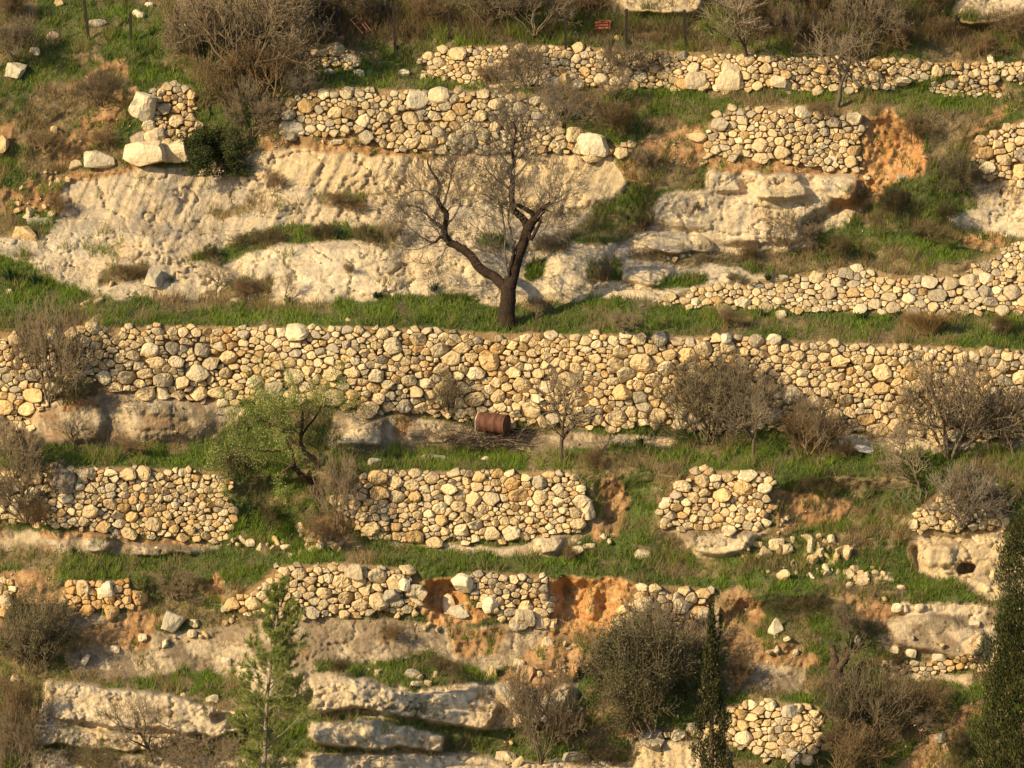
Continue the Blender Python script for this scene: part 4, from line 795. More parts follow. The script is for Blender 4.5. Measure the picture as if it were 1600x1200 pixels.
# prototypes: unit width, unit height, root at the origin
GB, GB2, BR, BR2 = (.23, .18, .115), (.25, .20, .135), (.15, .105, .06), (.22, .15, .08)
PRO = {}
def proto(kind_, seed):
    rg = np.random.default_rng(seed); L = []
    if kind_ == 'bare':         # leafless small tree or sapling on one short trunk
        grow(rg, (0, 0, 0), np.array((.05, 0, 1.)), .8, .055, 0, 4, L, up=.10, spread=.75, nch=4, wig=.16, lr=.72, rr=.55)
        leaves = None; cw = GB2
    elif kind_ == 'multi':      # leafless, several stems
        for i in range(6):
            a = i*1.05+rg.uniform(-.3, .3); grow(rg, (.05*math.cos(a), .05*math.sin(a), 0), norm(np.array((.75*math.cos(a), .75*math.sin(a), 1.))), .85, .03, 0, 4, L, up=.08, spread=.65, nch=3.9, wig=.2, lr=.66, rr=.55)
        leaves = None; cw = GB
    elif kind_ in ('brown', 'thorn', 'olive', 'dark', 'low', 'sparse'):
        ns = {'sparse': 14, 'brown': 12, 'thorn': 16, 'olive': 16, 'dark': 10, 'low': 14}[kind_]; sp = {'sparse': 1.0, 'brown': .8, 'thorn': 1.1, 'olive': 1.0, 'dark': 1.2, 'low': 1.6}[kind_]
        for i in range(ns):
            a = rg.uniform(0, 6.28); s = sp*math.sqrt(rg.uniform(.05, 1)); rr_ = .25 if kind_ in ('low', 'brown', 'olive') else .08
            grow(rg, (rr_*rg.normal(), rr_*rg.normal(), 0), norm(np.array((s*math.cos(a), s*math.sin(a), 1.))), .8, .02, 0, 3, L, up=.06 if kind_ != 'low' else .02, spread=.6, nch=3.6, wig=.22, lr=.68, rr=.55)
        leaves = {'sparse': (13000, .020, [(.165, .145, .08), (.20, .17, .10), (.13, .12, .06), (.11, .10, .05)], .35), 'brown': (9000, .022, [(.19, .13, .065), (.24, .17, .09), (.13, .10, .05)], .35), 'thorn': (4000, .014, [(.24, .19, .13), (.18, .14, .10)], .3),
                  'olive': (27000, .022, [(.13, .13, .055), (.165, .155, .075), (.095, .10, .04), (.19, .16, .09)], .4),
                  'dark': (30000, .034, [(.05, .075, .02), (.07, .10, .028), (.035, .05, .018), (.10, .12, .04)], .55),
                  'low': (12000, .024, [(.12, .13, .05), (.17, .13, .07), (.09, .09, .04)], .4)}[kind_]
        cw = {'sparse': GB, 'brown': BR2, 'thorn': (.20, .17, .13), 'olive': GB, 'dark': BR, 'low': BR}[kind_]
    elif kind_ == 'tussock':
        for i in range(900):
            a = rg.uniform(0, 6.28); s = math.sqrt(rg.uniform(0, 1))*.75; r0 = .22*math.sqrt(rg.uniform(0, 1))
            p = np.array((r0*math.cos(a), r0*math.sin(a), 0)); d = norm(np.array((s*math.cos(a), s*math.sin(a), 1.))); pts = [p]; l_ = rg.uniform(.5, 1.0)
            for k in range(3): p = p+d*l_/3; pts.append(p); d = norm(d+np.array((.12*math.cos(a), .12*math.sin(a), -.06)))
            L.append((np.array(pts), np.array([.006, .006, .005, .003])*1.2, 0))
        leaves = None; cw = (.36, .24, .10)
    c, w_, h_ = box_fit(L)
    L = [((p-np.array((c[0], c[1], 0)))/np.array((w_, w_, h_)), r/max(w_, h_)*1.0, l) for p, r, l in L]
    c0 = L[0][0][0].copy() if kind_ == 'bare' else np.zeros(3); L = [(p-c0*np.array((1, 1, 0)), r, l) for p, r, l in L]
    res = [('stems', [tube_mesh('stems', [l for l in L if l[2] <= 1], tuple(v*(.45 if kind_ in ('bare', 'olive', 'sparse') else .75) for v in cw), 5, .004, seed)], M_twig)]
    tw = [l for l in L if l[2] > 1]
    if tw: res.append(('twigs', [tube_mesh('twigs', tw, cw, 3, .0022, seed)], M_twig))
    if leaves:
        n, sz, cols, asp = leaves; tip = max(l[2] for l in L)
        pts = line_points(rg, L, n, tip-1, .03); pts = pts[pts[:, 2] > .01]
        pts = pts[vn(pts[:, 0]*7, pts[:, 1]*7, pts[:, 2]*7, seed) > -.45]
        res.append(('leaves', [leaf_mesh('leaves', pts, sz, cols, rg, asp)], M_leaf))
    for nm, ml, m_ in res: ml[0].materials.append(m_)
    return res
NV = {'sparse': 2, 'bare': 4, 'multi': 3, 'brown': 3, 'thorn': 2, 'olive': 3, 'dark': 2, 'low': 3, 'tussock': 2}
rp = np.random.default_rng(5); cnt = {}
NAMES = {'bare': ('bare_tree', 'tree'), 'multi': ('bare_shrub', 'shrub'), 'brown': ('dry_shrub', 'shrub'), 'thorn': ('thorn_bush', 'bush'), 'olive': ('leafy_shrub', 'shrub'), 'sparse': ('leafy_shrub', 'shrub'),
         'dark': ('evergreen_bush', 'bush'), 'low': ('low_shrub', 'shrub'), 'tussock': ('grass_tussock', 'tussock')}
def plant(kind_, px, py, wpx, hpx, label, out=.15, rot=None, group=None, lean=0.):
    v = cnt.get(kind_, 0); cnt[kind_] = v+1; key = (kind_, v % NV[kind_])
    if key not in PRO: PRO[key] = proto(kind_, 1000+hash_(kind_)*10+key[1])
    s = pxm(px, py); nm, cat = NAMES[kind_]
    e = empty(nm, Vector(G(px, py, out))); e.scale = (wpx/s, min(wpx, hpx*1.2)/s, hpx/s); e.rotation_euler = (0, lean, rp.uniform(0, 6.28) if rot is None else rot)
    tag(e, label, cat, group)
    par = e
    for cn, ml, m_ in PRO[key]:
        o = bpy.data.objects.new(cn, ml[0]); COL.objects.link(o); o.parent = par if cn == 'leaves' else e
        if cn == 'twigs': par = o
    return e
def hash_(s): return sum(ord(c)*(i+1) for i, c in enumerate(s)) % 89
PL = [
 # the scrub along the top
 ('multi', 400, 135, 250, 185, 'biggest grey brown leafless shrub, filling the slope right of the leaning fence post'),
 ('multi', 330, 118, 150, 120, 'grey brown leafless shrub, left neighbour of the biggest one'),
 ('brown', 425, 150, 130, 90, 'dense rusty scrub under the biggest grey brown shrub'),
 ('multi', 470, 60, 140, 90, 'twiggy brown scrub above the small ruined top wall'),
 ('bare', 460, 88, 120, 110, 'leafless dark stemmed tree rising behind the biggest grey brown shrub'),
 ('brown', 345, 175, 110, 95, 'brown shrub hanging beside the ruined stone corner'),
 ('multi', 395, 215, 90, 90, 'tangle of dry brown stems just above the round dark green bush'),
 ('dark', 333, 274, 108, 72, 'round dark green bush on the brow of the bedrock'),
 ('thorn', 470, 150, 62, 44, 'rounded grey thorny cushion at the left end of the grey and honey wall'),
 ('multi', 25, 95, 90, 70, 'brown leafless scrub in the upper left corner under the edge'),
 ('brown', 15, 30, 70, 50, 'dark brown scrub in the very top left corner'),
 ('brown', 575, 28, 120, 50, 'dry scrub above the rusty frame behind the fence'),
 ('brown', 655, 22, 90, 50, 'orange brown scrub between two fence posts left of the middle'),
 ('multi', 760, 40, 130, 75, 'grey scrub on the top slope left of the spreading bare bush'),
 ('multi', 835, 55, 140, 90, 'spreading grey bare bush above the top wall near the middle'),
 ('brown', 920, 25, 90, 50, 'dark scrub just left of the yellow rock at the top'),
 ('bare', 1166, 97, 130, 125, 'leafless tree growing from the top wall above its largest boulder'),
 ('brown', 1130, 15, 80, 50, 'brown scrub just right of the yellow rock at the top'),
 ('multi', 1228, 66, 90, 60, 'pale leafless bush around the fence post right of the leafless tree'),
 ('multi', 1355, 92, 130, 120, 'tall yellowish leafless bush rising from the top wall'),
 ('brown', 1250, 15, 110, 55, 'dark brown scrub at the top behind the pale leafless bush'),
 ('brown', 1450, 20, 100, 60, 'yellow brown scrub left of the pale top right rock'),
 ('brown', 1575, 65, 90, 55, 'dark round scrub bush in the upper right corner below the rock'),
 ('brown', 1470, 60, 90, 34, 'low dark scrub in front of the short fence post at right'),
 ('bare', 1308, 166, 160, 125, 'low spreading leafless tree on the terrace left of the orange earth slip'),
 ('brown', 1285, 185, 70, 28, 'brown dead growth spilling over the wall left of the orange earth slip'),
 ('multi', 815, 140, 90, 75, 'thin leafless bush in front of the top wall above the big almond crown'),
 ('multi', 985, 135, 130, 75, 'pale leafless bush against the middle of the top wall'),
 ('multi', 868, 190, 90, 60, 'dead twiggy bush right of the big almond crown'),
 ('bare', 962, 168, 60, 62, 'thin crooked sapling above the thorny brown shrub'),
 ('brown', 972, 212, 120, 58, 'thorny brown shrub overhanging the huge smooth pale boulder'),
 ('brown', 760, 132, 60, 30, 'dry tuft at the hollow in the foot of the top wall'),
 ('brown', 160, 232, 60, 30, 'brown dry tuft just above the flat foundation block'),
 ('brown', 70, 235, 90, 30, 'grey brown low scrub at the bottom of the left grassy slope'),
 ('multi', 150, 165, 90, 60, 'thin leafless scrub on the red bank'),
 ('multi', 1000, 262, 90, 34, 'fallen twigs and dry scrub below the thorny brown shrub'),
 ('brown', 495, 40, 100, 52, 'brown scrub hiding the foot of the fence post left of the rusty frame'),
 ('brown', 662, 36, 100, 44, 'brown scrub just above the left end of the top wall'),
 ('multi', 585, 38, 100, 50, 'grey brown scrub right of the rusty frame'),
 ('brown', 790, 30, 120, 56, 'dark brown scrub behind the grey scrub at the top'),
 ('brown', 1020, 68, 80, 18, 'dry low scrub below the yellow rock at the top'),
 ('brown', 1180, 40, 120, 56, 'brown scrub behind the crown of the leafless tree on the top wall'),
 ('brown', 1330, 25, 140, 60, 'yellow brown scrub at the top behind the tall yellowish leafless bush'),
 ('brown', 1400, 78, 120, 40, 'brown scrub above the right half of the top wall'),
 ('brown', 1540, 88, 120, 36, 'dark brown scrub on the top wall at the right edge'),
 ('brown', 330, 60, 90, 50, 'brown scrub behind the leaning fence post'),
 ('multi', 500, 20, 130, 60, 'grey twiggy scrub at the very top left of the rusty frame'),
 # bedrock plants
 ('low', 330, 408, 70, 26, 'dark green low shrub at the left tip of the green band on the bedrock'),
 ('low', 400, 384, 90, 28, 'dark green low shrub in the middle of the bedrock'),
 ('brown', 530, 322, 80, 22, 'brown low shrub on the yellow bedrock shelf'),
 ('low', 505, 374, 70, 26, 'green low shrub between two strap leaved clumps on the bedrock'),
 ('low', 568, 377, 60, 28, 'dark rounded low shrub right of the strap leaved clumps on the bedrock'),
 ('multi', 610, 378, 70, 36, 'brown twiggy cushion left of the big almond trunk on the bedrock'),
 ('brown', 560, 330, 50, 14, 'dead brown mat on the bedrock shelf, right one'),
 ('brown', 545, 427, 24, 16, 'small brown tuft alone on the pale lower bedrock'),
 ('brown', 385, 470, 70, 38, 'brown rounded shrub in the hollow of the lower bedrock'),
 ('brown', 200, 437, 70, 26, 'dry brown mat just left of the upright grey boulder'),
 ('brown', 430, 300, 30, 34, 'dark tuft in the cleft of the yellow bedrock'),
 ('brown', 92, 335, 50, 36, 'grey brown shrub right of the ochre stone heap'),
 ('multi', 860, 395, 80, 32, 'dry twiggy low shrub right of the big almond trunk fork'),
 ('brown', 1005, 362, 60, 26, 'dark brown shrub at the right edge of the green patch on the rock'),
 ('multi', 1238, 390, 90, 60, 'grey leafless shrub on the bedrock at right'),
 ('brown', 1165, 408, 50, 32, 'dark thorny tuft under the bedrock ledge at right'),
 ('brown', 1092, 330, 22, 10, 'tiny brown tuft on the bedrock right of the green patch'),
 ('olive', 1492, 300, 66, 60, 'dark olive bush at the left foot of the rising right wall'),
 ('low', 1480, 345, 90, 30, 'low dark scrub on the green slope below the dark olive bush'),
 ('low', 1400, 330, 110, 40, 'dark green scrub on the green slope left of the dark olive bush'),
 ('low', 1450, 375, 110, 30, 'dark green cushion in the middle of the right green slope'),
 ('low', 1300, 395, 110, 30, 'low scrub on the green slope right of the grey leafless shrub'),
 ('low', 1350, 310, 60, 20, 'low scrub at the foot of the orange earth slip'),
 ('brown', 1425, 225, 60, 50, 'dry brown shrub on the right border of the orange earth slip'),
 ('brown', 945, 440, 40, 24, 'dark low shrub in the pocket right of the big almond trunk'),
 ('low', 1150, 440, 60, 14, 'low green mat on the bedrock step left of the loose right wall'),
 # the big grass strip
 ('multi', 78, 632, 130, 160, 'leafless bush in front of the left end of the long wall'),
 ('olive', 112, 632, 90, 46, 'dark low shrub at the foot of the long wall near the left edge'),
 ('brown', 1140, 510, 66, 28, 'brown tuft on the grass strip near the right part of the long wall'),
 ('tussock', 1448, 522, 74, 36, 'round straw coloured tussock on the grass strip'),
 ('brown', 1565, 524, 100, 34, 'dark brown scrub on the grass strip at the right edge'),
 ('multi', 970, 520, 130, 34, 'dry grey brambles on the grass strip right of the big almond tree'),
 ('bare', 640, 507, 30, 40, 'tiny bare sapling on the grass strip left of the big almond tree'),
 ('bare', 836, 512, 16, 38, 'thin pale sapling just right of the big almond trunk'),
 ('bare', 1008, 522, 36, 62, 'thin leafless sapling in the middle of the grass strip'),
 ('bare', 338, 462, 50, 60, 'leafless sapling in front of the lower left bedrock'),
 ('bare', 445, 470, 30, 50, 'bent leafless shoot against the lower bedrock'),
 # middle terrace
 ('bare', 877, 718, 125, 150, 'small leafless almond tree right of the rusty barrel'),
 ('sparse', 703, 655, 64, 74, 'small green bush against the long wall above the barrel'),
 ('sparse', 1092, 694, 150, 145, 'large grey green bush against the long wall'),
 ('multi', 1165, 680, 100, 130, 'leafless grey bush overlapping the right side of the large grey green bush'),
 ('bare', 1178, 722, 90, 110, 'small leafless tree right of the large grey green bush'),
 ('brown', 1265, 708, 120, 66, 'dense dark brown thicket left of the white sack'),
 ('multi', 1275, 704, 130, 90, 'leafless twigs standing over the dark brown thicket'),
 ('brown', 205, 710, 90, 26, 'brown tuft on the grass under the long wall rock at left'),
 ('bare', 116, 705, 60, 70, 'thin forked sapling in front of the left rock face'),
 ('multi', 30, 745, 150, 90, 'brown leafless thicket on the middle terrace at the left edge'),
 ('multi', 35, 815, 140, 110, 'brown leafless bush hiding the left end of the lower wall'),
 ('brown', 60, 820, 110, 50, 'dead brown growth at the wall foot by the left edge'),
 ('multi', 1500, 720, 230, 160, 'wide pale leafless bush rising above the wall remnant at right'),
 ('multi', 1530, 815, 150, 90, 'grey leafless twigs between the drooping dome and the right cypress'),
 ('thorn', 1492, 822, 175, 92, 'dome of drooping grey twigs covering the wall remnant above the holed rock'),
 ('bare', 1436, 768, 100, 110, 'small leafless tree with a dark thin trunk left of the drooping twigs'),
 ('multi', 1580, 700, 110, 90, 'leafless brush at the right edge in front of the long wall'),
 ('brown', 500, 850, 90, 50, 'dark shrub in the rubble at the left foot of the middle wall'),
 ('multi', 528, 830, 80, 120, 'thin leafless stems at the left end of the middle wall'),
 ('brown', 930, 735, 60, 34, 'dry overhanging growth at the top left of the grassy gully'),
 ('low', 425, 820, 120, 34, 'green scrub on the bank below the leaning green tree'),
 ('low', 372, 735, 70, 36, 'low green scrub left of the leaning green tree'),
 ('brown', 1320, 715, 60, 24, 'dry low growth under the white sack'),
 ('low', 1290, 770, 120, 36, 'rough grass and low scrub on the bank above the orange soil'),
 # lower terraces
 ('multi', 265, 935, 110, 50, 'brown brambles right of the low reddish ruined wall'),
 ('brown', 890, 875, 60, 20, 'dry tuft in the grass below the grassy gully'),
 ('olive', 52, 1050, 120, 130, 'dark olive bush near the lower left edge'),
 ('multi', 58, 1045, 120, 110, 'brown stems growing through the dark olive bush at lower left'),
 ('brown', 30, 1175, 110, 130, 'tall rusty brown shrub in the lower left corner'),
 ('multi', 20, 1235, 110, 130, 'leafless brown shrub cut by the lower left corner'),
 ('bare', 237, 1190, 120, 110, 'leafless shrub in front of the long slab of bedrock'),
 ('multi', 300, 1225, 160, 80, 'grey bramble mass at the bottom edge left of the pine'),
 ('low', 130, 1210, 150, 50, 'dark green scrub at the bottom edge, left part'),
 ('low', 640, 1122, 70, 26, 'dark green low shrub on the ledge right of the pine'),
 ('low', 590, 1112, 60, 20, 'brown green low shrub between the two pale ledges'),
 ('brown', 530, 1053, 70, 22, 'dark dry mat on the upper pale ledge right of the pine'),
 ('brown', 610, 1000, 60, 26, 'rusty tuft on the grey brown rock below the wall behind the pine'),
 ('low', 700, 1055, 90, 30, 'green scrub at the foot of the grey brown rock, middle'),
 ('olive', 1003, 1142, 180, 185, 'largest olive green bush left of the slim cypress'),
 ('multi', 1040, 1060, 160, 130, 'grey bare twigs rising out of the largest olive green bush'),
 ('multi', 838, 1195, 150, 155, 'grey twiggy leafless tree left of the largest olive green bush'),
 ('brown', 880, 1160, 90, 60, 'dark scrub in the shade between grey twiggy tree and olive green bush'),
 ('low', 950, 1195, 100, 36, 'scrub at the bottom under the largest olive green bush'),
 ('brown', 1155, 1075, 90, 50, 'grey brown scrub right of the slim cypress'),
 ('sparse', 1352, 1170, 180, 125, 'large dark bush below the dead olive stump'),
 ('brown', 1420, 1130, 130, 80, 'brown half of the thicket below the dead olive stump'),
 ('brown', 1330, 1215, 160, 90, 'dry brown thicket at the bottom right of the wall'),
 ('low', 1400, 1050, 60, 30, 'green shoots right of the dead olive stump'),
 ('multi', 1330, 1010, 110, 70, 'leafless shoots above the dead olive stump'),
 ('bare', 1440, 1158, 66, 54, 'small bare bush with a scrap of red and white tape'),
 ('low', 1250, 960, 120, 40, 'dry grass mound right of the slim cypress tip'),
 ('low', 1500, 1190, 120, 50, 'scrub at the bottom left foot of the right cypress'),
]
for a in PL: plant(*a)

# strap leaved clumps
def squill(seed):
    rg = np.random.default_rng(seed); V = []; F = []; b = 0
    for i in range(46):
        a = rg.uniform(0, 6.28); t = rg.uniform(.15, 1.0); L = rg.uniform(.6, 1.0); d = np.array((math.cos(a)*t, math.sin(a)*t, 1.1)); d /= np.linalg.norm(d)
        s = np.array((-math.sin(a), math.cos(a), 0)); p = np.array((rg.normal()*.1, rg.normal()*.1, 0))
        for k in range(5):
            w_ = .055*(.7, 1, .95, .6, .05)[k]; V += [p-s*w_, p+s*w_]; p = p+d*L/4; d = norm(d+np.array((math.cos(a)*.10, math.sin(a)*.10, -.12*t)))
        for k in range(4): F.append((b+2*k, b+2*k+1, b+2*k+3, b+2*k+2))
        b += 10
    V = np.array(V); c = np.tile(np.array((.045, .085, .035)), (len(V), 1))*np.repeat(rg.uniform(.6, 1.5, 46), 10)[:, None]
    me = make_mesh('leaf_rosette', V*np.array((.6, .6, 1)), [np.array(F)], c); me.materials.append(M_leaf); return me
SQ = [squill(i) for i in range(3)]
for i, (px, py, w_, h_, lab) in enumerate([
 (14, 440, 44, 26, 'strap leaved dark green clump at the left edge, left of two'), (54, 446, 44, 26, 'strap leaved dark green clump near the left edge, right of two'),
 (491, 370, 24, 14, 'small strap leaved clump on the bedrock, left of a pair'), (532, 373, 38, 20, 'strap leaved clump on the bedrock, right of a pair'),
 (450, 475, 28, 16, 'small strap leaved clump at the foot of the bent leafless shoot'), (590, 466, 40, 14, 'low strap leaved clump at the top of the grass strip'),
 (677, 454, 36, 16, 'strap leaved clump where grass meets rock left of the big almond tree'), (1001, 700, 32, 24, 'strap leaved clump at the foot of the long wall right of the small almond tree'),
 (1345, 500, 40, 16, 'strap leaved clump on the grass strip, left of two by the straw tussock'), (1405, 498, 30, 14, 'strap leaved clump touching the straw tussock on its left'),
 (267, 441, 18, 12, 'small strap leaved clump in the shadow of the upright grey boulder'), (1200, 438, 26, 14, 'strap leaved clump at the left start of the loose right wall'),
 (1190, 494, 34, 14, 'strap leaved clump in the grass beside the brown tuft on the strip'), (115, 866, 26, 14, 'dark clump in the grass under the left lower wall')]):
    s = pxm(px, py); o = link('strap_leaf_plant', SQ[i % 3], None); o.location = Vector(G(px, py, .05)); o.scale = (w_/s, w_/s, h_/s*1.1); o.rotation_euler = (0, 0, i*1.3)
    tag(o, lab, 'plant', 'strap leaved plants')

# ------------------------------------------------------------------ trees built one by one
def skeleton(base, s, limbs, rg, depth_amp=.35):
    """limbs: lists of (px, py, radius px, depth m) drawn from the photo, turned into metres around the base"""
    bx, by = base; out = []
    for lb in limbs:
        a = np.array(lb, float); n = len(a); t = np.linspace(0, n-1, (n-1)*5+1); i = np.minimum(t.astype(int), n-2); u = (t-i)[:, None]
        p0, p1, p2, p3 = a[np.maximum(i-1, 0)], a[i], a[i+1], a[np.minimum(i+2, n-1)]
        q = .5*(2*p1+(p2-p0)*u+(2*p0-5*p1+4*p2-p3)*u**2+(3*p1-p0-3*p2+p3)*u**3)
        pts = np.stack([(q[:, 0]-bx)/s, q[:, 3], (by-q[:, 1])/s], 1); pts[1:-1] += rg.normal(size=(len(pts)-2, 3))*.012
        out.append((pts, np.maximum(q[:, 2], .25)/s, 0))
    return out
def sprout(rg, limbs, out, n, L, r, mx, tmin=.3, up=.12, spread=.8, nch=4, wig=.25, lr=.7):
    for pts, rad, lev in limbs:
        ln = np.linalg.norm(np.diff(pts, axis=0), axis=1).sum()
        for _ in range(int(n*ln+.5)):
            t = rg.uniform(tmin, 1)*(len(pts)-1); i = min(int(t), len(pts)-2); d = norm(pts[i+1]-pts[i])
            grow(rg, pts[i]+(pts[i+1]-pts[i])*(t-i), perp(rg, d, spread*rg.uniform(.6, 1.4)), L*rg.uniform(.5, 1.2), min(r, rad[i]*.6), 1, mx, out, up, .7, nch, wig, lr, .6, 4)
def build_tree(name, base, limbs_px, label, cat, bark, twigc, seed, sproutargs, thin=(), thinargs=None, out_=.1, leaves=None, rough=.02, part='branches'):
    rg = np.random.default_rng(seed); px, py = base; s = pxm(px, py)
    e = empty(name, Vector(G(px, py, out_))); tag(e, label, cat)
    sk = skeleton(base, s, limbs_px, rg); tk = skeleton(base, s, thin, rg)
    me = tube_mesh('trunk', [sk[0]], bark, 12, 0, seed, .3, rough); link('trunk', me, M_bark, e)
    if len(sk) > 1: link('limb', tube_mesh('limb', sk[1:], bark, 10, 0, seed, .3, rough*.6), M_bark, e)
    tw = []
    sprout(rg, sk[1:] if len(sk) > 1 else sk, tw, **sproutargs)
    if tk: tw += tk; sprout(rg, tk, tw, **(thinargs or sproutargs))
    link('twigs', tube_mesh('twigs', tw, twigc, 3, .0042, seed), M_twig, e)
    if leaves:
        n, sz, cols, jit = leaves; pts = line_points(rg, tw, n, 2, jit); link('leaves', leaf_mesh('leaves', pts, sz, cols, rg, .4), M_leaf, e)
    return e
BK = (.045, .030, .02)
build_tree('almond_tree', (793, 506), [
  [(792,510,17,0),(792,500,14,0),(793,470,12.5,0),(794,446,13,0)],
  [(796,450,11,0),(803,420,9.5,0),(815,385,8.5,-.1),(826,355,7.5,-.2),(838,338,6,-.3),(852,322,5,-.4),(862,315,4,-.5)],
  [(792,448,9,0),(770,432,8,.2),(748,418,7.5,.3),(735,400,7,.4),(715,386,6.5,.5),(702,380,6,.6),(694,362,5.2,.6),(698,338,4.2,.7),(684,315,3.6,.7),(686,290,2.6,.8),(672,266,1.8,.8),(668,250,1,.8)],
  [(826,360,6.5,-.2),(818,342,6,.1),(804,330,5.5,.3),(799,305,5,.4),(801,285,4.6,.5),(796,268,3.8,.5),(803,255,3.2,.5),(800,235,2.6,.5),(806,212,2,.5),(802,190,1.4,.5)],
  [(838,338,4,-.3),(828,328,4,-.3),(815,322,3.5,-.2),(806,318,3,-.2)],
  [(852,322,3.6,-.4),(858,318,3.4,-.4),(845,325,3,-.5)],
  [(826,352,4,-.2),(830,372,3,-.3),(845,340,2,-.4)],
  [(702,380,3,.6),(688,372,2.6,.4),(676,380,2,.3),(664,374,1.5,.2)],
  [(792,440,3,-.1),(801,400,2.5,-.2),(802,380,2.2,-.2)],
 ], 'large dark trunked leafless almond tree standing on the grass strip above the long wall', 'tree', BK, (.175, .15, .115), 21,
 dict(n=2.6, L=.8, r=.02, mx=4, tmin=.3, up=.10, spread=.8, nch=2.9, wig=.17, lr=.66),
 thin=[[(690,330,2.4,.7),(700,300,1.8,.5),(706,270,1.2,.4),(716,245,.7,.3)],[(697,360,2.8,.6),(675,345,2.2,.5),(655,325,1.6,.4),(636,322,1,.4)],[(700,352,2.2,.6),(715,330,1.7,.5),(722,305,1.1,.4),(735,290,.7,.3)],[(686,320,1.5,.7),(664,300,1.2,.6),(640,300,.8,.5),(625,310,.6,.4)],[(700,372,1.5,.6),(680,350,1.2,.5),(655,330,.8,.4),(640,345,.6,.3)],
       [(700,378,1.4,.5),(690,400,1,.4),(682,425,.6,.3)],[(801,285,2.8,.5),(820,260,2.1,.4),(840,235,.9,.4),(850,205,.6,.3)],[(800,262,2.6,.5),(780,240,1.9,.5),(768,215,.9,.5),(765,190,.6,.4)],
       [(801,300,2.6,.4),(776,280,1.9,.3),(756,262,.9,.3),(742,262,.6,.3)],[(804,250,2.4,.5),(815,225,1.8,.5),(825,195,.8,.4),(828,165,.5,.4)],[(803,225,1.3,.5),(795,200,1,.5),(790,175,.7,.5),(788,155,.5,.5)],
       [(862,315,2.2,-.5),(872,300,1.4,-.5),(878,285,.8,-.5)],[(850,325,1.8,-.4),(866,332,1.3,-.4),(876,350,.8,-.5)],[(795,440,2,-.1),(790,400,1.8,-.2),(788,350,1.5,-.2),(778,310,1.1,-.2),(768,285,.7,-.2)],
       [(806,395,2,-.2),(795,350,1.6,-.2),(792,320,1.2,-.2),(765,300,.8,-.2)],[(775,400,1.3,0),(760,370,1,0),(750,360,.6,0)]],
 thinargs=dict(n=5.5, L=.72, r=.010, mx=4, tmin=.15, up=.08, spread=.75, nch=3.2, wig=.18, lr=.68))
build_tree('almond_tree', (493, 762), [
  [(494,770,7,0),(492,755,6,0),(488,745,5.5,0)],
  [(490,750,5,0),(497,730,4.5,0),(485,712,4,-.1),(474,700,3.6,-.2),(470,680,3,-.2),(474,655,2.4,-.3),(470,630,1.8,-.3)],
  [(490,755,4.5,0),(475,742,4,-.3),(462,730,3.4,-.5),(458,722,3,-.6),(440,735,2.2,-.7)],
  [(462,728,2.6,-.5),(458,705,2.2,-.5),(448,680,1.8,-.6),(440,650,1.3,-.6)],
  [(474,700,2.6,-.2),(452,685,2,0),(430,665,1.6,.1),(405,655,1.1,.2)],
  [(470,680,2.2,-.2),(490,655,1.8,-.1),(505,630,1.3,0)],
  [(440,700,1.8,-.6),(415,700,1.5,-.6),(385,695,1,-.6),(360,690,.7,-.6)],
 ], 'leaning tree in fresh light green leaf between two wall sections', 'tree', (.07, .045, .03), (.16, .15, .07), 22,
 dict(n=2.6, L=.85, r=.014, mx=4, tmin=.55, up=.10, spread=.9, nch=2.6, wig=.2, lr=.68), leaves=(19000, .055, [(.30, .40, .08), (.38, .46, .12), (.22, .29, .06), (.38, .36, .16)], .07))
build_tree('olive_stump', (1312, 1078), [
  [(1312,1085,14,0),(1310,1065,12,0),(1308,1050,10,0),(1304,1035,9,0),(1302,1018,5,0),(1298,1005,2,0)],
  [(1308,1050,7,0),(1316,1035,6.5,-.1),(1322,1024,5,-.1),(1326,1016,3,-.1)],
  [(1316,1056,5,0),(1330,1062,4,-.2),(1340,1075,3,-.3)],
  [(1306,1060,4,0),(1312,1072,3,-.2),(1316,1085,3,-.2)],
 ], 'dead twisted olive stump with a split top above the dark thicket', 'tree stump', (.10, .07, .045), (.16, .125, .085), 23,
 dict(n=7, L=.55, r=.014, mx=3, tmin=.2, up=.15, spread=.9, nch=3.2, wig=.25, lr=.7), rough=.06)

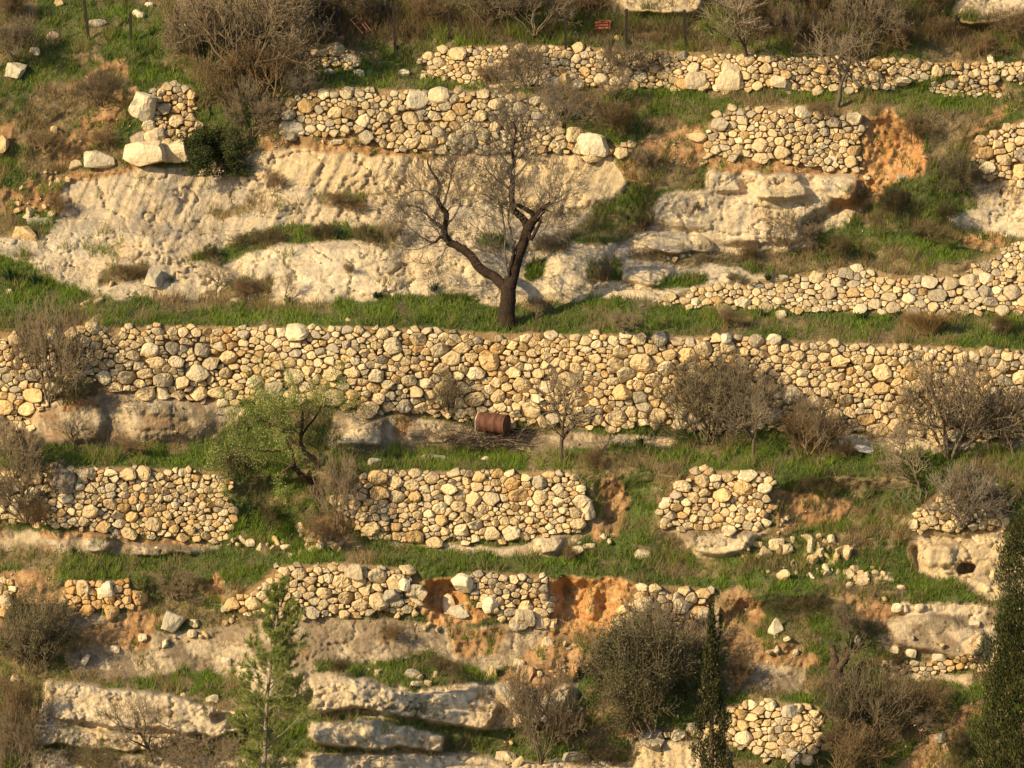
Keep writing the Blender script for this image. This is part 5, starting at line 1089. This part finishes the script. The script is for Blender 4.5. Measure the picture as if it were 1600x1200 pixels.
# the pale green pine
def pine():
    rg = np.random.default_rng(31); px, py = 408, 1262; s = pxm(px, py)*1.02; H_ = (1262-893)/s
    e = empty('pine_tree', Vector(G(px, py, .6))); tag(e, 'young pale green pine with a thin leader in front of the lower walls', 'tree')
    tl = [(np.array([(.0+.55*t**1.3+.03*math.sin(9*t), 0, H_*t) for t in np.linspace(0, 1, 14)]), np.linspace(.085, .012, 14), 0)]
    link('trunk', tube_mesh('trunk', tl, (.30, .25, .18), 8, 0, 3, .3, .004), M_bark, e)
    br = []; tips = []
    tp = tl[0][0]
    t = .05
    while t < .985:
        k = rg.integers(3, 6)
        for _ in range(k):
            i = t*13; a0 = int(i); p = tp[a0]+(tp[min(a0+1, 13)]-tp[a0])*(i-a0); a = rg.uniform(0, 6.28)
            L_ = (1.22*(1-t)**.75*(.35+.65*sstep(0, .25, np.array(t)))+.10)*rg.uniform(.65, 1.15)*(1.2 if math.cos(a) > 0 else .95)
            d = norm(np.array((math.cos(a), math.sin(a), .55))); tmp = []
            grow(rg, p, d, L_, .016*(1-t)+.006, 1, 3, tmp, up=.08, spread=.6, nch=4, wig=.12, lr=.45, rr=.5, seg=5)
            br += tmp
        t += rg.uniform(.028, .05)
    link('branches', tube_mesh('branches', br, (.30, .25, .18), 4, .004, 3), M_twig, e)
    pts = []; dirs = []
    for p, r, l in br:
        for q in range(len(p)-1):
            if l == 1 and q < 2: continue
            d = norm(p[q+1]-p[q]); m = 30 if l >= 2 else 18
            u = rg.uniform(0, 1, (m, 1)); pts.append(p[q]+(p[q+1]-p[q])*u); dirs.append(np.repeat((d*.8)[None], m, 0))
    pts = np.concatenate(pts); dirs = np.concatenate(dirs)+rg.normal(size=(len(pts), 3))*.4; n = len(pts); print('needles', n)
    if n > 85000: k = rg.permutation(n)[:85000]; pts, dirs = pts[k], dirs[k]
    link('needles', leaf_mesh('needles', pts, .115, [(.26, .32, .07), (.34, .39, .10), (.19, .25, .06), (.36, .36, .13)], rg, .085, .35, dirs), M_leaf, e)
pine()
def cypress(px, py, topx, topy, prof, label, seed, n, size, cols, out=.5, parts_seed=0, lump=.25, topw=.05):
    rg = np.random.default_rng(seed); s = pxm(px, py); H_ = (py-topy)/s; tx = (topx-px)/s
    e = empty('cypress_tree', Vector(G(px, py, out))); tag(e, label, 'tree')
    tl = [(np.array([(tx*t, 0, H_*t*.96) for t in np.linspace(0, 1, 10)]), np.linspace(.11, .01, 10), 0)]
    link('trunk', tube_mesh('trunk', tl, (.12, .08, .05), 8, 0, 3, .3, .004), M_bark, e)
    t = 1-rg.uniform(0, 1, n)**.8; t = rg.uniform(0, 1, n); rad = np.interp(t, *prof)
    keep = rg.uniform(0, 1, n) < rad/rad.max()*1.0+.04; t, rad = t[keep], rad[keep]; n = len(t)
    a = rg.uniform(0, 6.283, n); lum = fbm(np.cos(a)*1.6+t*H_*1.1, np.sin(a)*1.6, t*H_*1.7, 4, seed)
    r = rad*(1+lump*2*lum)*np.sqrt(rg.uniform(.25, 1.0, n)); k = (lum > -.42) & (fbm(np.cos(a)*r*3, np.sin(a)*r*3, H_*t*2.6, 3, seed+3) > -.16)
    p = np.stack([tx*t+np.cos(a)*r, np.sin(a)*r, H_*t+rg.normal(0, .05, n)], 1)[k]; d = np.stack([np.cos(a)*.5, np.sin(a)*.5, np.full(n, 1.0)], 1)[k]
    link('foliage', leaf_mesh('foliage', p, size, cols, rg, .35, .3, d), M_leaf, e)
    nb = int(n*.012); kk = rg.integers(0, len(p), nb); q = p[kk]*np.array((1.02, 1.02, 1)); 
    tag(link('cones', leaf_mesh('cones', q, .06, [(.40, .32, .18), (.30, .22, .12)], rg, .9), M_leaf, e), kind='stuff')
cypress(1592, 1330, 1612, 735, ([0, .1, .35, .6, .8, .92, 1], [.9, 1.12, 1.18, 1.0, .72, .42, .05]), 'broad dark green cypress cut by the right edge of the photo', 41, 120000, .10, [(.055, .07, .02), (.085, .10, .028), (.045, .055, .018), (.14, .125, .05)], out=.8, lump=.42)
cypress(1112, 1290, 1110, 918, ([0, .25, .45, .62, .78, .9, 1], [.52, .50, .40, .23, .12, .06, .01]), 'slim dark cypress with pale cones standing in front of the bottom wall', 42, 42000, .085, [(.045, .055, .018), (.075, .08, .025), (.035, .042, .015), (.15, .13, .06)], out=.9, lump=.55)

# ------------------------------------------------------------------ fence posts and man made things
def prism(px, py, tx, ty, label, rpx=2.2):
    s = pxm(px, py); b = Vector(G(px, py+3, .35)); h = (py+3-ty)/s; dx = (tx-px)/s; r = rpx/s
    w_ = r; V = []; prof = [(-w_, -w_), (w_, -w_), (w_, -w_*.4), (-w_*.4, -w_*.4), (-w_*.4, w_), (-w_, w_)]      # angle iron
    for z, x in ((-.45, -dx*.3/h), (h, dx)):
        for a, c in prof: V.append((a+x, c, z))
    F = [tuple((i, (i+1) % 6, (i+1) % 6+6, i+6)) for i in range(6)]
    me = make_mesh('fence_post', np.array(V), [np.array(F), np.array([[6, 7, 8, 9], [6, 9, 10, 11]])], np.tile(np.array((.022, .013, .010)), (12, 1)), smooth=False)
    o = link('fence_post', me, M_rust); o.location = b; tag(o, label, 'fence post', 'rusty iron fence posts along the top')
for a in [(138, 47, 131, -12, 'tall rusty fence post nearest the left edge, running out of the top of the photo'), (205, 52, 204, 20, 'short rusty fence post beside the rounded white stone'),
          (289, 47, 276, 16, 'fence post leaning left at the edge of the big grey brown shrub'), (528, 52, 528, 9, 'fence post just left of the rusty frame'),
          (617, 60, 615, 9, 'fence post right of the rusty frame'), (702, 48, 701, 10, 'fence post above the left end of the top wall'), (884, 62, 883, 27, 'fence post left of the red crate'),
          (979, 58, 979, 14, 'fence post in front of the left part of the yellow rock'), (1072, 60, 1069, 15, 'fence post right of the yellow rock'), (1275, 74, 1274, 17, 'fence post standing in the pale leafless bush'),
          (1494, 44, 1494, 23, 'short fence post in front of the pale top right rock')]: prism(*a)

def lathe(name, prof, segs, col, axis='x'):
    V = []; n = len(prof)
    for x, r in prof:
        for k in range(segs):
            a = 2*math.pi*k/segs; V.append((x, r*math.cos(a), r*math.sin(a)))
    F = [(i*segs+k, i*segs+(k+1) % segs, (i+1)*segs+(k+1) % segs, (i+1)*segs+k) for i in range(n-1) for k in range(segs)]
    V = np.array(V); c = np.array(col)*(1+.3*fbm(V[:, 0]*5, V[:, 1]*5, V[:, 2]*5, 3, 4))[:, None]
    return make_mesh(name, V, [np.array(F)], c)
e = empty('steel_drum', Vector(G(770, 675, .42))); tag(e, 'rusty brown steel drum lying on its side at the foot of the long wall', 'barrel')
r = .29
link('body', lathe('body', [(-.44, r), (-.36, r), (-.345, r+.008), (-.33, r), (-.16, r), (-.15, r+.014), (-.135, r+.014), (-.12, r), (.12, r), (.135, r+.014), (.15, r+.014), (.16, r), (.33, r), (.345, r+.008), (.36, r), (.44, r)], 40, (.13, .05, .028)), M_rust, e)
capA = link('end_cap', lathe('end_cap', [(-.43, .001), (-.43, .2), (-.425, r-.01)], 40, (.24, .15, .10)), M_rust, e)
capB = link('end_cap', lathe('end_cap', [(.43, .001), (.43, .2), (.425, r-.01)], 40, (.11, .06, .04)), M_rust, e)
for sx in (-1, 1):
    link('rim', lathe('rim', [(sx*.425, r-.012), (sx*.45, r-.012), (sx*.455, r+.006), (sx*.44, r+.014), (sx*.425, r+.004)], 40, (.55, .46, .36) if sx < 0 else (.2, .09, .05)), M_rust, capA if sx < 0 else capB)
e.location.z += .26; e.rotation_euler = (0, .05, R(-24))

rg = np.random.default_rng(77); L = []
for i in range(150):
    x = rg.uniform(-1.15, .95); y = rg.normal(0, .22); z = max(0, .26*(1-(x/1.2)**2))*rg.uniform(.1, 1); a = rg.normal(0, .35)
    grow(rg, (x, y, z), norm(np.array((math.cos(a)*rg.choice([-1, 1]), rg.normal(0, .4), rg.normal(0, .22)))), rg.uniform(.4, .9), rg.uniform(.006, .016), 2, 3, L, up=.0, spread=.6, nch=3, wig=.3, lr=.6)
L = [(np.column_stack([p[:, 0], p[:, 1], np.clip(p[:, 2], -.05, .6)]), r_, l) for p, r_, l in L]
e = empty('brush_pile', Vector(G(752, 690, .3))); tag(e, 'pile of dark cut branches lying under the rusty drum', 'branch pile')
link('branches', tube_mesh('branches', L[:len(L)*3//4], (.085, .06, .045), 4, .005, 1), M_twig, e); link('pale_branches', tube_mesh('pale_branches', [l for l in L[len(L)*3//4:]], (.26, .21, .16), 4, .004, 1), M_twig, e)

# white sack: a crumpled bag
V = CSV.copy(); nn = V/np.linalg.norm(V, axis=1)[:, None]; V = nn*.6+V*.4
V *= (1+.3*fbm(V[:, 0]*2, V[:, 1]*2, V[:, 2]*2, 3, 15)+.12*fbm(V[:, 0]*6, V[:, 1]*6, V[:, 2]*6, 2, 16))[:, None]; V = V*np.array((.30, .16, .10)); V[:, 2] -= .10*(V[:, 0]/.3)*.3
o = link('plastic_sack', make_mesh('plastic_sack', V, [CSF], np.tile(np.array((.62, .60, .62)), (len(V), 1)), smooth=False), M_plastic); o.location = Vector(G(1350, 704, .3))+Vector((0, 0, .04)); o.rotation_euler = (0, .15, .2)
tag(o, 'crumpled white plastic sack lying at the foot of the long wall', 'sack')

def bar(p, q, w_, d_):
    p, q = Vector(p), Vector(q); d = (q-p).normalized(); u = d.cross(Vector((0, 1, 0))).normalized()*w_/2; v = d.cross(u).normalized()*d_/2
    V = [tuple(a+su*u+sv*v) for a in (p, q) for su, sv in ((-1, -1), (1, -1), (1, 1), (-1, 1))]
    return V, [(0, 1, 2, 3), (7, 6, 5, 4), (0, 4, 5, 1), (1, 5, 6, 2), (2, 6, 7, 3), (3, 7, 4, 0)]
def bars(name, lst, col, mat, parent):
    V = []; F = []
    for p, q, w_, d_ in lst:
        v, f = bar(p, q, w_, d_); F += [tuple(i+len(V) for i in g) for g in f]; V += v
    return link(name, make_mesh(name, np.array(V), [np.array(F)], np.tile(np.array(col, float), (len(V), 1)), smooth=False), mat, parent)
RC = (.17, .065, .035)
e = empty('rusty_frame', Vector(G(562, 52, .25))); tag(e, 'rusty ladder like metal frame leaning in the scrub behind the fence', 'metal frame')
bars('rail', [((-.30, 0, .45), (.10, -.1, .0), .045, .04)], RC, M_rust, e); bars('rail', [((-.12, 0, .55), (.28, -.1, .05), .045, .04)], RC, M_rust, e)
bars('rail', [((.0, 0, .52), (.36, -.1, .08), .035, .03)], RC, M_rust, e)
for t in (.05, .35, .65, .95): bars('rung', [((-.30+.4*t, -.02, .45-.45*t), (-.12+.4*t, -.02, .55-.5*t), .03, .03)], RC, M_rust, e)
e = empty('broken_crate', Vector(G(942, 45, .25))); tag(e, 'broken red painted crate lying in the dry grass near the top middle', 'crate')
CR = (.42, .12, .06)
for z in (.02, .11, .20): bars('slat', [((-.24, -.12, z), (.16, -.12, z+.02), .06, .015)], CR, M_rust, e)
bars('top_board', [((-.12, -.05, .27), (.26, -.05, .25), .03, .22)], (.5, .16, .08), M_rust, e); bars('side_board', [((.2, -.1, .0), (.22, -.1, .24), .03, .2)], CR, M_rust, e)
bars('base_board', [((-.26, .05, .0), (.2, .05, .0), .02, .22)], CR, M_rust, e)
e = bars('roof_tile', [((-.20, 0, 0), (.20, 0, .05), .03, .16)], (.50, .20, .10), M_rust, None); e.location = Vector(G(976, 1150, .5)); e.rotation_euler = (0, .0, .3); tag(e, 'broken orange tile lying under the largest olive green bush', 'tile')
# red and white tape caught on the bare bush
t = np.linspace(0, 1, 14); V = []; C = []
for i, q in enumerate(t):
    x = -.17+.34*q; z = .07*math.sin(9*q)-.10*q; V += [(x, .03*math.cos(14*q), z-.012), (x, .03*math.cos(14*q), z+.014)]; C += [(.7, .08, .10) if (i//2) % 2 else (.75, .7, .7)]*2
o = link('barrier_tape', make_mesh('barrier_tape', np.array(V), [np.array([(2*i, 2*i+2, 2*i+3, 2*i+1) for i in range(13)])], np.array(C)), M_plastic); o.location = Vector(G(1440, 1158, .25))+Vector((-.05, 0, .42))
tag(o, 'scrap of red and white tape caught on the small bare bush', 'tape')
# cut pole leaning in the bottom right scrub
for px, py, x1, z1, lab in ((1238, 1200, .55, .75, 'thin cut pole leaning against the bottom right wall'),):
    e = empty('leaning_pole', Vector(G(px, py, .5))); link('pole', tube_mesh('pole', [(np.array([(-.3, 0, -.1), (.1, 0, .35), (x1, .05, z1)]), np.array([.025, .022, .016]), 0)], (.22, .17, .12), 6), M_bark, e); tag(e, lab, 'pole')
